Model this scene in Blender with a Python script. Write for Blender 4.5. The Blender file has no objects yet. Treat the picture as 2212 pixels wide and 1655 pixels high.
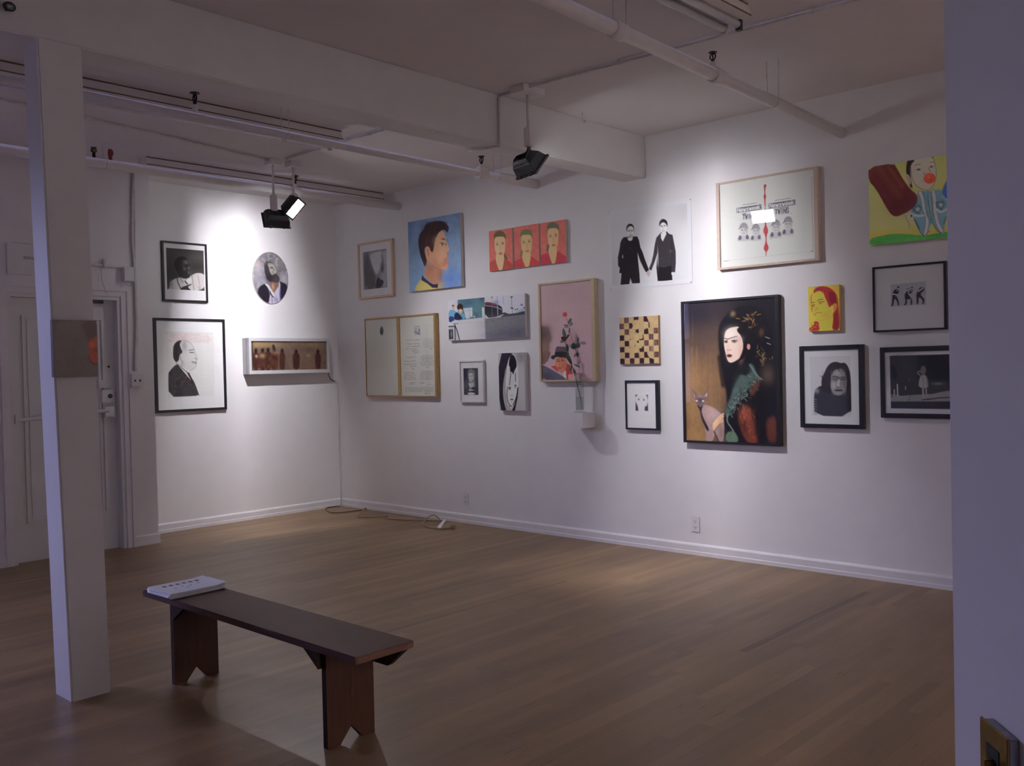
import bpy, bmesh, math, random
import numpy as np
from mathutils import Vector, Matrix
random.seed(7); RNG = np.random.default_rng(7)
SC = bpy.context.scene
COL = SC.collection

# ------------------------------------------------------------------ camera
cam_d = bpy.data.cameras.new('camera'); cam = bpy.data.objects.new('camera', cam_d); COL.objects.link(cam)
SC.camera = cam
cam_d.sensor_width = 36.0; cam_d.lens = 2016.46/2212*36.0; cam_d.clip_start = .05; cam_d.clip_end = 100
right = Vector((0.73193446, 0.6809963, -0.02271531)); down = Vector((-0.00526664, -0.02768217, -0.9996029))
fwd = Vector((-0.68135469, 0.73176344, -0.01667497))
m = Matrix((right, -down, -fwd)).transposed().to_4x4(); m.translation = Vector((8.1511, -6.0372, 1.4376))
cam.matrix_world = m
CAMP = Vector((8.1511, -6.0372, 1.4376))

# ------------------------------------------------------------------ world, light, exposure
w = bpy.data.worlds.new('dusk'); SC.world = w; w.use_nodes = True
bg = w.node_tree.nodes['Background']
SKY = 17.0
bg.inputs[1].default_value = SKY
_g = w.node_tree.nodes.new('ShaderNodeTexCoord'); _s = w.node_tree.nodes.new('ShaderNodeSeparateXYZ'); _r = w.node_tree.nodes.new('ShaderNodeValToRGB')
_r.color_ramp.elements[0].position = .02; _r.color_ramp.elements[0].color = (.016, .017, .026, 1)       # street and buildings below the horizon
_r.color_ramp.elements[1].position = .12; _r.color_ramp.elements[1].color = (.40, .43, .84, 1)
w.node_tree.links.new(_g.outputs['Generated'], _s.inputs[0]); w.node_tree.links.new(_s.outputs[2], _r.inputs[0]); w.node_tree.links.new(_r.outputs[0], bg.inputs[0])
SC.view_settings.view_transform = 'Standard'; SC.view_settings.look = 'None'
SC.view_settings.gamma = 1.0; SC.view_settings.use_curve_mapping = False
SC.view_settings.exposure = 0.60
LAMP_COL = (.97, 0.945, 1.0)
P1, P2, P3, P4 = 180.0, 48.0, 165.0, 4300.0       # watts of the halogen floodlights; the last drives the added unseen pair
try:
    SC.cycles.sample_clamp_indirect = 4.0
    SC.cycles.max_bounces = 10; SC.cycles.diffuse_bounces = 6; SC.cycles.transparent_max_bounces = 16
except Exception: pass
H = 3.2; HB = 2.878

# ------------------------------------------------------------------ materials
def lin(c):
    c = np.asarray(c, float)/255.0
    return np.where(c <= .04045, c/12.92, ((c+.055)/1.055)**2.4)
MATS = {}
def mat(name, col, rough=.6, metal=0, spec=.4, noise=0, nscale=20, bump=0, coat=0, col2=None, emit=0, stretch=None):
    if name in MATS: return MATS[name]
    M = bpy.data.materials.new(name); M.use_nodes = True; N = M.node_tree; b = N.nodes['Principled BSDF']
    c = tuple(col)+(1,)
    b.inputs['Base Color'].default_value = c; b.inputs['Roughness'].default_value = rough
    b.inputs['Metallic'].default_value = metal; b.inputs['Specular IOR Level'].default_value = spec
    b.inputs['Coat Weight'].default_value = coat
    tc = N.nodes.new('ShaderNodeTexCoord'); mp = N.nodes.new('ShaderNodeMapping')
    N.links.new(tc.outputs['Object'], mp.inputs[0])
    if stretch: mp.inputs['Scale'].default_value = stretch
    nt = N.nodes.new('ShaderNodeTexNoise'); nt.inputs['Scale'].default_value = nscale; nt.inputs['Detail'].default_value = 4
    N.links.new(mp.outputs[0], nt.inputs['Vector'])
    mx = N.nodes.new('ShaderNodeMix'); mx.data_type = 'RGBA'
    d = col2 if col2 else tuple(x*(1-noise) for x in col)
    mx.inputs['A'].default_value = c; mx.inputs['B'].default_value = tuple(d)+(1,)
    rp = N.nodes.new('ShaderNodeValToRGB'); rp.color_ramp.elements[0].position = .35; rp.color_ramp.elements[1].position = .68
    N.links.new(nt.outputs[0], rp.inputs[0]); N.links.new(rp.outputs[0], mx.inputs['Factor'])
    N.links.new(mx.outputs['Result'], b.inputs['Base Color'])
    if bump:
        bp = N.nodes.new('ShaderNodeBump'); bp.inputs['Strength'].default_value = bump; bp.inputs['Distance'].default_value = .01
        N.links.new(nt.outputs[0], bp.inputs['Height']); N.links.new(bp.outputs[0], b.inputs['Normal'])
    if emit:
        b.inputs['Emission Color'].default_value = c; b.inputs['Emission Strength'].default_value = emit
    MATS[name] = M; return M
wall_paint = mat('wall_paint', (.80, .78, .795), .7, noise=.03, nscale=6, bump=.04)
ceil_paint = mat('ceiling_paint', (.76, .72, .73), .8, noise=.05, nscale=3, bump=.08)
beam_paint = mat('beam_paint', (.78, .765, .77), .6, noise=.04, nscale=5, bump=.06)
trim_paint = mat('trim_paint', (.78, .755, .78), .4, noise=.04, nscale=9, bump=.03)
door_paint = mat('door_paint', (.74, .735, .735), .4, noise=.06, nscale=5, bump=.05)
pipe_paint = mat('pipe_paint', (.80, .76, .76), .35, noise=.05, nscale=15, bump=.05)
cond_paint = mat('conduit_paint', (.70, .67, .67), .45, noise=.15, nscale=30)
black_metal = mat('black_metal', (.012, .012, .016), .45, noise=.3, nscale=60)
black_wood = mat('black_frame', (.012, .011, .014), .35, noise=.3, nscale=40)
blond_wood = mat('blond_wood', (.62, .45, .32), .5, noise=.18, nscale=30, stretch=(1, 1, 6))
pale_wood = mat('pale_wood', (.60, .46, .38), .5, noise=.15, nscale=30, stretch=(1, 1, 6))
gold_wood = mat('gold_wood', (.42, .26, .10), .45, noise=.25, nscale=30, stretch=(1, 1, 6))
light_wood = mat('light_wood', (.62, .50, .33), .5, noise=.12, nscale=30, stretch=(1, 1, 6))
white_frame = mat('white_frame', (.70, .67, .69), .45, noise=.05)
grey_frame = mat('grey_frame', (.56, .55, .57), .45, noise=.05)
canvas_side = mat('canvas_side', (.62, .58, .54), .8, noise=.1, nscale=80)
mat_board = mat('mat_board', (.80, .78, .80), .8, noise=.02)
plastic_white = mat('white_plastic', (.74, .72, .74), .35, noise=.03)
dark_slot = mat('dark_slot', (.03, .03, .03), .6)
sprinkler_dark = mat('sprinkler_dark', (.03, .018, .012), .5, metal=.3, noise=.4)
red_paint = mat('red_paint', (.20, .02, .02), .5, noise=.2)
brass = mat('brass', (.34, .22, .06), .3, metal=.9, noise=.3, nscale=40)
steel = mat('steel', (.40, .38, .38), .35, metal=.8, noise=.3, nscale=50)
bench_wood = mat('bench_wood', (.066, .024, .014), .6, noise=.5, nscale=14, bump=.12, stretch=(.5, 6, 6), col2=(.045, .017, .011), spec=.2)
bench_leg = mat('bench_leg_wood', (.022, .007, .003), .5, nscale=14, bump=.12, stretch=(6, 6, .6), col2=(.012, .004, .002), spec=.08)
paper_white = mat('paper_white', (.80, .80, .84), .7, noise=.02)
cord_brown = mat('cord_brown', (.12, .075, .035), .5, noise=.2)
cord_black = mat('cord_black', (.02, .018, .018), .5)
cord_white = mat('cord_white', (.66, .63, .62), .5)
leaf_green = mat('leaf_green', (.035, .075, .04), .5, noise=.5, nscale=40)
leaf_pale = mat('leaf_pale', (.12, .16, .14), .5, noise=.3, nscale=40)
rose_red = mat('rose_red', (.10, .008, .012), .6, noise=.5, nscale=60)
stem_green = mat('stem_green', (.05, .05, .03), .5, noise=.3)
tube_white = mat('tube_white', (.80, .80, .82), .12, noise=.02, spec=.7)
reflector = mat('lamp_reflector', (.85, .85, .85), .35, metal=.0)
water = None
def glass_mat(name='picture_glass', gloss=1.0, tint=(1, 1, 1), rough=.015):
    M = bpy.data.materials.new(name); M.use_nodes = True; N = M.node_tree; N.nodes.clear()
    o = N.nodes.new('ShaderNodeOutputMaterial'); t = N.nodes.new('ShaderNodeBsdfTransparent'); t.inputs[0].default_value = tint+(1,)
    g = N.nodes.new('ShaderNodeBsdfGlossy'); g.inputs['Roughness'].default_value = rough
    f = N.nodes.new('ShaderNodeLayerWeight'); f.inputs[0].default_value = .5
    pw = N.nodes.new('ShaderNodeMath'); pw.operation = 'POWER'; pw.inputs[1].default_value = 5
    mu = N.nodes.new('ShaderNodeMath'); mu.operation = 'MULTIPLY_ADD'; mu.inputs[1].default_value = .9*gloss; mu.inputs[2].default_value = .045*gloss
    mu.use_clamp = True; N.links.new(f.outputs['Facing'], pw.inputs[0])
    mx = N.nodes.new('ShaderNodeMixShader')
    N.links.new(pw.outputs[0], mu.inputs[0]); N.links.new(mu.outputs[0], mx.inputs[0])
    N.links.new(t.outputs[0], mx.inputs[1]); N.links.new(g.outputs[0], mx.inputs[2]); N.links.new(mx.outputs[0], o.inputs[0])
    return M
pic_glass = glass_mat()
vase_glass = glass_mat('vase_glass', 1.6, (.93, .94, .94), .03)
pane_glass = glass_mat('window_glass', 1.0)
def emissive(name, col, s):
    M = bpy.data.materials.new(name); M.use_nodes = True; b = M.node_tree.nodes['Principled BSDF']
    b.inputs['Emission Color'].default_value = col+(1,); b.inputs['Emission Strength'].default_value = s
    return M
bulb_glow = emissive('lit_filament', (1, .97, .95), 60)
lit_glass = bpy.data.materials.new('lit_lamp_glass'); lit_glass.use_nodes = True; _N = lit_glass.node_tree; _N.nodes.clear()
_o = _N.nodes.new('ShaderNodeOutputMaterial'); _t = _N.nodes.new('ShaderNodeBsdfTransparent'); _e = _N.nodes.new('ShaderNodeEmission'); _a = _N.nodes.new('ShaderNodeAddShader')
_e.inputs[0].default_value = (.93, .97, 1, 1); _e.inputs[1].default_value = 26
_N.links.new(_t.outputs[0], _a.inputs[0]); _N.links.new(_e.outputs[0], _a.inputs[1]); _N.links.new(_a.outputs[0], _o.inputs[0])
def attr_mat(name, rough):
    M = bpy.data.materials.new(name); M.use_nodes = True; N = M.node_tree; b = N.nodes['Principled BSDF']
    a = N.nodes.new('ShaderNodeAttribute'); a.attribute_name = 'paint'
    nt = N.nodes.new('ShaderNodeTexNoise'); nt.inputs['Scale'].default_value = 120
    mr = N.nodes.new('ShaderNodeMapRange'); mr.inputs['To Min'].default_value = .97; mr.inputs['To Max'].default_value = 1.02
    tc = N.nodes.new('ShaderNodeTexCoord'); N.links.new(tc.outputs['Object'], nt.inputs['Vector'])
    mu = N.nodes.new('ShaderNodeVectorMath'); mu.operation = 'SCALE'
    N.links.new(nt.outputs[0], mr.inputs['Value']); N.links.new(a.outputs['Color'], mu.inputs[0]); N.links.new(mr.outputs[0], mu.inputs['Scale'])
    N.links.new(mu.outputs[0], b.inputs['Base Color']); b.inputs['Roughness'].default_value = rough
    b.inputs['Specular IOR Level'].default_value = .12
    return M
paint_matte = attr_mat('painted_surface', .6); paint_satin = attr_mat('printed_surface', .45)

def floor_mat():
    M = bpy.data.materials.new('oak_strip_floor'); M.use_nodes = True; N = M.node_tree; b = N.nodes['Principled BSDF']
    L = N.links.new
    def nd(t, **k):
        n = N.nodes.new(t)
        for a, v in k.items(): setattr(n, a, v)
        return n
    def mth(op, a, bb=None, c=None):
        n = nd('ShaderNodeMath', operation=op)
        for i, v in enumerate((a, bb, c)):
            if v is None: continue
            if isinstance(v, (int, float)): n.inputs[i].default_value = v
            else: L(v, n.inputs[i])
        return n.outputs[0]
    geo = nd('ShaderNodeNewGeometry'); sp = nd('ShaderNodeSeparateXYZ'); L(geo.outputs['Position'], sp.inputs[0])
    X, Y = sp.outputs[0], sp.outputs[1]
    row = mth('FLOOR', mth('DIVIDE', X, .057)); fr = mth('FRACT', mth('DIVIDE', X, .057))
    wn = nd('ShaderNodeTexWhiteNoise', noise_dimensions='1D'); L(row, wn.inputs['W'])
    yy = mth('ADD', mth('DIVIDE', Y, .95), mth('MULTIPLY', wn.outputs[0], 7.3))
    pl = mth('FLOOR', yy); fy = mth('FRACT', yy)
    cb = nd('ShaderNodeCombineXYZ'); L(row, cb.inputs[0]); L(pl, cb.inputs[1])
    w2 = nd('ShaderNodeTexWhiteNoise', noise_dimensions='2D'); L(cb.outputs[0], w2.inputs['Vector'])
    # grain, stretched along the boards
    gv = nd('ShaderNodeCombineXYZ'); L(mth('MULTIPLY', X, 105), gv.inputs[0]); L(mth('MULTIPLY', Y, 2.2), gv.inputs[1]); L(mth('MULTIPLY', w2.outputs[0], 20), gv.inputs[2])
    gn = nd('ShaderNodeTexNoise'); gn.inputs['Scale'].default_value = 1; gn.inputs['Detail'].default_value = 5; L(gv.outputs[0], gn.inputs['Vector'])
    sv = nd('ShaderNodeCombineXYZ'); L(mth('MULTIPLY', X, 3.0), sv.inputs[0]); L(mth('MULTIPLY', Y, .8), sv.inputs[1])
    sn = nd('ShaderNodeTexNoise'); sn.inputs['Scale'].default_value = 1; sn.inputs['Detail'].default_value = 6; L(sv.outputs[0], sn.inputs['Vector'])
    cr = nd('ShaderNodeValToRGB'); e = cr.color_ramp.elements
    e[0].position = 0; e[0].color = (.170, .100, .050, 1); e[1].position = 1; e[1].color = (.34, .215, .110, 1)
    m1 = cr.color_ramp.elements.new(.5); m1.color = (.235, .145, .072, 1)
    f = mth('ADD', mth('MULTIPLY', w2.outputs[0], .40), mth('MULTIPLY', gn.outputs[0], .62)); L(f, cr.inputs[0])
    # dark wear marks and joints
    rp = nd('ShaderNodeMapRange'); L(sn.outputs[0], rp.inputs['Value']); rp.inputs['From Min'].default_value = .38; rp.inputs['From Max'].default_value = .62
    rp.inputs['To Min'].default_value = .78; rp.inputs['To Max'].default_value = 1.08
    k = rp.outputs[0]
    # dark streaks
    dv = nd('ShaderNodeCombineXYZ'); L(mth('MULTIPLY', X, 48), dv.inputs[0]); L(mth('MULTIPLY', Y, 5.0), dv.inputs[1]); dv.inputs[2].default_value = 4
    dn = nd('ShaderNodeTexNoise'); dn.inputs['Scale'].default_value = 1; dn.inputs['Detail'].default_value = 3; L(dv.outputs[0], dn.inputs['Vector'])
    ds = nd('ShaderNodeMapRange'); L(dn.outputs[0], ds.inputs['Value']); ds.inputs['From Min'].default_value = .66; ds.inputs['From Max'].default_value = .74
    ds.inputs['To Min'].default_value = 1; ds.inputs['To Max'].default_value = .62
    k = mth('MULTIPLY', k, ds.outputs[0])
    k = mth('MULTIPLY', k, mth('ADD', .92, mth('MULTIPLY', wn.outputs[0], .15)))
    gap = mth('LESS_THAN', fr, .035); gy = mth('LESS_THAN', fy, .004)
    g = mth('MAXIMUM', gap, gy); k = mth('MULTIPLY', k, mth('SUBTRACT', 1, mth('MULTIPLY', g, .22)))
    def seam(x0, y0, y1, wd, s):
        nonlocal k
        a = mth('LESS_THAN', mth('ABSOLUTE', mth('SUBTRACT', X, x0)), wd)
        c = mth('MULTIPLY', mth('GREATER_THAN', Y, y0), mth('LESS_THAN', Y, y1))
        c = mth('MULTIPLY', c, mth('GREATER_THAN', gn.outputs[0], .34))
        k = mth('MULTIPLY', k, mth('SUBTRACT', 1, mth('MULTIPLY', mth('MULTIPLY', a, c), s)))
    seam(4.150, -3.4, -1.25, .005, .75); seam(4.128, -2.9, -1.5, .003, .6); seam(5.82, -1.9, -.35, .022, .45)
    sc = nd('ShaderNodeVectorMath', operation='SCALE'); L(cr.outputs[0], sc.inputs[0]); L(k, sc.inputs['Scale'])
    L(sc.outputs[0], b.inputs['Base Color'])
    rr = nd('ShaderNodeMapRange'); L(gn.outputs[0], rr.inputs['Value']); rr.inputs['To Min'].default_value = .28; rr.inputs['To Max'].default_value = .48
    L(rr.outputs[0], b.inputs['Roughness']); b.inputs['Specular IOR Level'].default_value = .4
    bp = nd('ShaderNodeBump'); bp.inputs['Strength'].default_value = .15; bp.inputs['Distance'].default_value = .002
    L(mth('SUBTRACT', gn.outputs[0], g), bp.inputs['Height']); L(bp.outputs[0], b.inputs['Normal'])
    return M

# ------------------------------------------------------------------ mesh helpers
def link(o, parent=None):
    COL.objects.link(o)
    if parent is not None: o.parent = parent
    return o
def bmobj(name, bm, m, parent=None, smooth=False):
    bmesh.ops.recalc_face_normals(bm, faces=bm.faces[:])
    me = bpy.data.meshes.new(name); bm.to_mesh(me); bm.free(); me.materials.append(m)
    if smooth:
        for p in me.polygons: p.use_smooth = True
    return link(bpy.data.objects.new(name, me), parent)
def add_box(bm, x0, x1, y0, y1, z0, z1, bev=0):
    r = bmesh.ops.create_cube(bm, size=1)
    for v in r['verts']:
        v.co = Vector(((x0+x1)/2+v.co.x*(x1-x0), (y0+y1)/2+v.co.y*(y1-y0), (z0+z1)/2+v.co.z*(z1-z0)))
    if bev:
        es = list({e for v in r['verts'] for e in v.link_edges})
        bmesh.ops.bevel(bm, geom=es, offset=bev, segments=2, affect='EDGES', clamp_overlap=True)
def box(name, x0, x1, y0, y1, z0, z1, m, parent=None, bev=0):
    bm = bmesh.new(); add_box(bm, x0, x1, y0, y1, z0, z1, bev); return bmobj(name, bm, m, parent)
def add_prism(bm, pts, axis, a, b):
    """pts: 2-D outline; axis: the extrusion axis ('x','y','z')"""
    def mk(p, t):
        return {'x': (t, p[0], p[1]), 'y': (p[0], t, p[1]), 'z': (p[0], p[1], t)}[axis]
    A = [bm.verts.new(mk(p, a)) for p in pts]; B = [bm.verts.new(mk(p, b)) for p in pts]
    bm.faces.new(A); bm.faces.new(B[::-1])
    for i in range(len(pts)):
        j = (i+1) % len(pts); bm.faces.new((A[i], B[i], B[j], A[j]))
def add_tube(bm, pts, r, n=12, cap=True):
    pts = [Vector(p) for p in pts]; rs = r if isinstance(r, (list, tuple)) else [r]*len(pts)
    rings = []; prev = None
    for i, p in enumerate(pts):
        if i == 0: t = pts[1]-p
        elif i == len(pts)-1: t = p-pts[i-1]
        else: t = (pts[i+1]-p).normalized()+(p-pts[i-1]).normalized()
        if t.length < 1e-9: t = pts[min(i+1, len(pts)-1)]-pts[max(i-1, 0)]
        t.normalize()
        if prev is None:
            u = t.cross(Vector((0, 0, 1)));
            if u.length < 1e-3: u = t.cross(Vector((1, 0, 0)))
        else: u = prev - t*prev.dot(t)
        u.normalize(); prev = u; v = t.cross(u)
        rings.append([bm.verts.new(p+rs[i]*(u*math.cos(2*math.pi*k/n)+v*math.sin(2*math.pi*k/n))) for k in range(n)])
    for a, b in zip(rings, rings[1:]):
        for k in range(n): bm.faces.new((a[k], a[(k+1) % n], b[(k+1) % n], b[k]))
    if cap: bm.faces.new(rings[0][::-1]); bm.faces.new(rings[-1])
def tube(name, pts, r, m, parent=None, n=12):
    bm = bmesh.new(); add_tube(bm, pts, r, n); o = bmobj(name, bm, m, parent); shade(o); return o
def shade(o):
    for p in o.data.polygons: p.use_smooth = len(p.vertices) == 4
def add_sphere(bm, c, r, sx=1, sy=1, sz=1, u=12, v=8):
    q = bmesh.ops.create_uvsphere(bm, u_segments=u, v_segments=v, radius=r)
    for k in q['verts']: k.co = Vector((c[0]+k.co.x*sx, c[1]+k.co.y*sy, c[2]+k.co.z*sz))
def spline(pts, n=6):
    pts = [Vector(p) for p in pts]; out = []
    for i in range(len(pts)-1):
        p0 = pts[max(i-1, 0)]; p1 = pts[i]; p2 = pts[i+1]; p3 = pts[min(i+2, len(pts)-1)]
        for k in range(n):
            t = k/n
            out.append(.5*((2*p1)+(p2-p0)*t+(2*p0-5*p1+4*p2-p3)*t*t+(3*p1-p0-3*p2+p3)*t**3))
    out.append(pts[-1]); return out
def thing(name, label, cat, loc=(0, 0, 0), rz=0, group=None):
    o = bpy.data.objects.new(name, None); COL.objects.link(o); o.empty_display_size = .1
    o.location = loc; o.rotation_euler = (0, 0, rz); o['label'] = label; o['category'] = cat
    if group: o['group'] = group
    return o
def tag(o, label, cat, group=None):
    o['label'] = label; o['category'] = cat
    if group: o['group'] = group
    return o
def struct(o): o['kind'] = 'structure'; return o

# ------------------------------------------------------------------ room shell
XR, YF = 11.5, -7.8        # far extents of the room behind the camera
XA = .453                  # face of the door wall, which stands proud of wall_back
struct(box('floor', -.6, XR+.2, YF-.2, .2, -.1, 0, floor_mat()))
struct(box('ceiling', -.6, XR+.2, YF-.2, .2, H, H+.12, ceil_paint))
struct(box('wall_right', -.2, XR+.2, 0, .2, 0, H, wall_paint))
struct(box('wall_back', -.2, 0, -2.27, 0, 0, H, wall_paint))
D0, D1, DH = -3.43, -2.545, 2.10
W0, W1, WZ0, WZ1 = -6.42, -5.15, .80, 2.75         # the window in wall_left, out of view
bm = bmesh.new()
add_box(bm, XA-.16, XA, D1, -2.27, 0, H); add_box(bm, XA-.16, XA, D0, D1, DH, H); add_box(bm, XA-.16, XA, W1, D0, 0, H)
add_box(bm, XA-.16, XA, YF, W0, 0, H); add_box(bm, XA-.16, XA, W0, W1, 0, WZ0); add_box(bm, XA-.16, XA, W0, W1, WZ1, H)
add_box(bm, -.2, XA-.16, -2.45, -2.27, 0, H); add_box(bm, XA-.17, XA-.16, D0-.1, D1+.1, 0, DH+.1)  # last slab is added behind the door to stop outside light leaking in
struct(bmobj('wall_left', bm, wall_paint))
struct(box('wall_front', XA-.16, XR+.2, YF-.2, YF, 0, H, wall_paint))
struct(box('wall_rear', XR, XR+.2, YF, 0, 0, H, wall_paint))
o = bpy.data.objects.new('window_1', None); COL.objects.link(o); o.location = (XA-.08, W0, WZ0); struct(o)
W_, H_ = W1-W0, WZ1-WZ0; bm = bmesh.new()
for q in ((0, .05, 0, H_), (W_-.05, W_, 0, H_), (.05, W_-.05, 0, .05), (.05, W_-.05, H_-.05, H_), (.05, W_-.05, H_/2-.03, H_/2+.03)): add_box(bm, -.03, .03, q[0], q[1], q[2], q[3])
bmobj('window_frame', bm, trim_paint, o); box('window_pane', -.003, .003, .05, W_-.05, .05, H_-.05, pane_glass, o)
l = bpy.data.lights.new('sky_portal', 'AREA'); l.shape = 'RECTANGLE'; l.size = H_; l.size_y = W_; l.cycles.is_portal = True
lo = bpy.data.objects.new('sky_portal', l); COL.objects.link(lo); lo.location = (XA-.17, (W0+W1)/2, (WZ0+WZ1)/2); lo.rotation_euler = (0, math.radians(-90), 0)

# ceiling beam and post (the post leans a little, as in the photograph)
struct(box('trim_1', 3.785, 3.995, YF, 0, HB, H, beam_paint, bev=.006))
bm = bmesh.new()
def loft(bm, bot, top, z0, z1):
    A = [bm.verts.new((x, y, z0)) for x, y in bot]; B = [bm.verts.new((x, y, z1)) for x, y in top]
    bm.faces.new(A[::-1]); bm.faces.new(B)
    for i in range(4): bm.faces.new((A[i], A[(i+1) % 4], B[(i+1) % 4], B[i]))
loft(bm, [(3.722, -4.380), (3.904, -4.380), (3.904, -4.204), (3.722, -4.204)], [(3.835, -4.475), (3.990, -4.475), (3.990, -4.286), (3.835, -4.286)], 0, HB)
bmesh.ops.bevel(bm, geom=[e for e in bm.edges if abs(e.verts[0].co.z-e.verts[1].co.z) > 1], offset=.008, segments=2, affect='EDGES')
post = bmobj('square_post', bm, beam_paint); tag(post, 'white square wooden post under the ceiling beam, small grey painting hung on it', 'post')

# near partition on the right edge of the view
d2 = Vector((right*.068-down*.0 + fwd)); d2.z = 0; d2.normalize(); nrm = Vector((-d2.y, d2.x, 0))
if nrm.dot(CAMP-Vector((7.728, -4.722, 0))) < 0: nrm = -nrm
def pl(t, o_, z): p = Vector((7.728, -4.722, 0))-d2*t+nrm*o_; return (p.x, p.y, z)
def obox(bm, t0, t1, o0, o1, z0, z1):
    V_ = [bm.verts.new(pl(t, o_, z)) for z in (z0, z1) for t, o_ in ((t0, o0), (t1, o0), (t1, o1), (t0, o1))]
    for f in ((0, 1, 2, 3), (4, 5, 6, 7), (0, 1, 5, 4), (1, 2, 6, 5), (2, 3, 7, 6), (3, 0, 4, 7)): bm.faces.new([V_[i] for i in f])
bm = bmesh.new(); obox(bm, 0, 2.6, -.12, 0, 0, H)
struct(bmobj('wall_near', bm, wall_paint))

# base boards
def baseboard(name, p0, p1, out, h=.086, t=.016):
    """p0->p1 along the wall, out: unit vector into the room"""
    p0, p1, out = Vector(p0), Vector(p1), Vector(out)
    prof = [(0, 0), (t+.004, 0), (t+.004, .026), (t, .030), (t, h-.014), (t-.006, h-.004), (0, h)]
    bm = bmesh.new(); A = [bm.verts.new(p0+out*a+Vector((0, 0, z))) for a, z in prof]; B = [bm.verts.new(p1+out*a+Vector((0, 0, z))) for a, z in prof]
    bm.faces.new(A); bm.faces.new(B[::-1])
    for i in range(len(prof)-1): bm.faces.new((A[i], B[i], B[i+1], A[i+1]))
    return struct(bmobj(name, bm, trim_paint))
baseboard('baseboard_right', (.0, 0, 0), (XR, 0, 0), (0, -1, 0))
baseboard('baseboard_back', (0, -2.27, 0), (0, -.017, 0), (1, 0, 0))
baseboard('baseboard_left', (XA, -2.485, 0), (XA, -2.262, 0), (1, 0, 0))
baseboard('baseboard_left_far', (XA, YF, 0), (XA, -3.49, 0), (1, 0, 0))

# door in wall_left
dr = bpy.data.objects.new('door_1', None); COL.objects.link(dr); struct(dr)
bm = bmesh.new(); X0 = XA-.075
add_box(bm, X0-.045, X0, D0+.03, D1-.03, .001, DH-.03)
door_leaf = bmobj('door_leaf', bm, door_paint, dr)
bm = bmesh.new()
def ring(bm, x0, x1, y0, y1, z0, z1, w_):
    add_box(bm, x0, x1, y0, y0+w_, z0, z1); add_box(bm, x0, x1, y1-w_, y1, z0, z1)
    add_box(bm, x0, x1, y0+w_, y1-w_, z0, z0+w_); add_box(bm, x0, x1, y0+w_, y1-w_, z1-w_, z1)
ring(bm, X0, X0+.016, -3.30, -2.66, .30, 1.93, .022); ring(bm, X0, X0+.009, -3.262, -2.698, .338, 1.892, .014)
bmobj('door_moulding', bm, door_paint, dr)
bm = bmesh.new()
for x0, x1, wd in ((XA-.16, XA+.022, .03), (XA, XA+.030, .012)):
    pass
add_box(bm, XA-.155, XA+.006, D0, D0+.03, 0, DH); add_box(bm, XA-.155, XA+.006, D1-.03, D1, 0, DH); add_box(bm, XA-.155, XA+.006, D0+.03, D1-.03, DH-.03, DH-.0005)
bmobj('door_jamb', bm, door_paint, dr)
bm = bmesh.new()
for a, t in ((0, .018), (.045, .028)):
    w_ = .045 if a == 0 else .014
    add_box(bm, XA, XA+t, D1+a, D1+a+w_, 0, DH+a+w_); add_box(bm, XA, XA+t, D0-a-w_, D0-a, 0, DH+a+w_)
    add_box(bm, XA, XA+t, D0-a, D1+a, DH+a, DH+a+w_)
bmobj('door_casing', bm, trim_paint, dr)
bm = bmesh.new()   # push bar
add_tube(bm, [(X0+.05, -3.36, 1.115), (X0+.05, -2.66, 1.155)], .017, 12)
add_box(bm, X0, X0+.06, -3.385, -3.345, 1.09, 1.15, .004); add_box(bm, X0, X0+.06, -2.69, -2.61, 1.10, 1.19, .004)
bmobj('push_bar', bm, door_paint, dr)
bm = bmesh.new(); add_tube(bm, [(X0+.001, -3.365, 1.12), (X0+.03, -3.365, 1.12)], .036, 16); bmobj('bar_rosette', bm, door_paint, dr)
bm = bmesh.new(); add_box(bm, X0, X0+.03, -2.70, -2.60, 1.22, 1.33, .004); add_box(bm, X0, X0+.045, -2.73, -2.64, 1.345, 1.41, .004)
bmobj('lock_plate', bm, door_paint, dr)
bm = bmesh.new(); add_tube(bm, [(X0+.028, -2.632, 1.275), (X0+.036, -2.632, 1.275)], .019, 14)
add_tube(bm, [(X0+.0, -2.625, 1.52), (X0+.006, -2.625, 1.52)], .010, 10); bmobj('lock_cylinder', bm, dark_slot, dr)
bm = bmesh.new(); add_box(bm, X0-.03, X0-.002, D1-.034, D1-.029, .01, DH-.03); add_box(bm, X0-.004, X0+.02, -2.80, -2.66, DH-.055, DH-.032)
bmobj('door_gap', bm, dark_slot, dr)

# painted board of plywood above the door, pipes and boxes on the door wall
o = box('wall_panel', XA, XA+.02, -3.42, -3.235, 2.24, 2.48, door_paint, bev=.003)
tag(o, 'small white painted panel high on the door wall beside the post', 'panel')
bm = bmesh.new(); y0 = -2.405
for dy in (0, .022): add_tube(bm, spline([(XA+.016, y0-dy*.6, 3.0), (XA+.016, y0-.004-dy, 2.6), (XA+.016, y0-.012-dy*.3, 2.36), (XA+.016, y0-.006-dy*.3, 1.9), (XA+.016, y0-.03-dy*.3, 1.48)], 5), .011, 8)
add_tube(bm, [(XA+.016, y0-.010, 2.98), (XA+.016, y0+.0, 3.19)], .014, 8)
o = bmobj('wall_conduit', bm, cond_paint); shade(o); tag(o, 'pair of painted vertical conduits on the narrow wall strip right of the door', 'conduit')
bm = bmesh.new(); add_tube(bm, [(XA+.015, -3.3, 2.375), (XA+.015, -2.42, 2.345)], .012, 8); 
for yy in (-2.68, -2.98): add_box(bm, XA, XA+.03, yy-.008, yy+.008, 2.335, 2.405)
o = bmobj('wall_conduit', bm, cond_paint); shade(o); tag(o, 'horizontal white conduit running above the door to the vertical conduits', 'conduit')
t = thing('junction_box', 'white painted junction box above the door, left of the vertical conduits', 'junction box', (XA, -2.485, 2.23))
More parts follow.
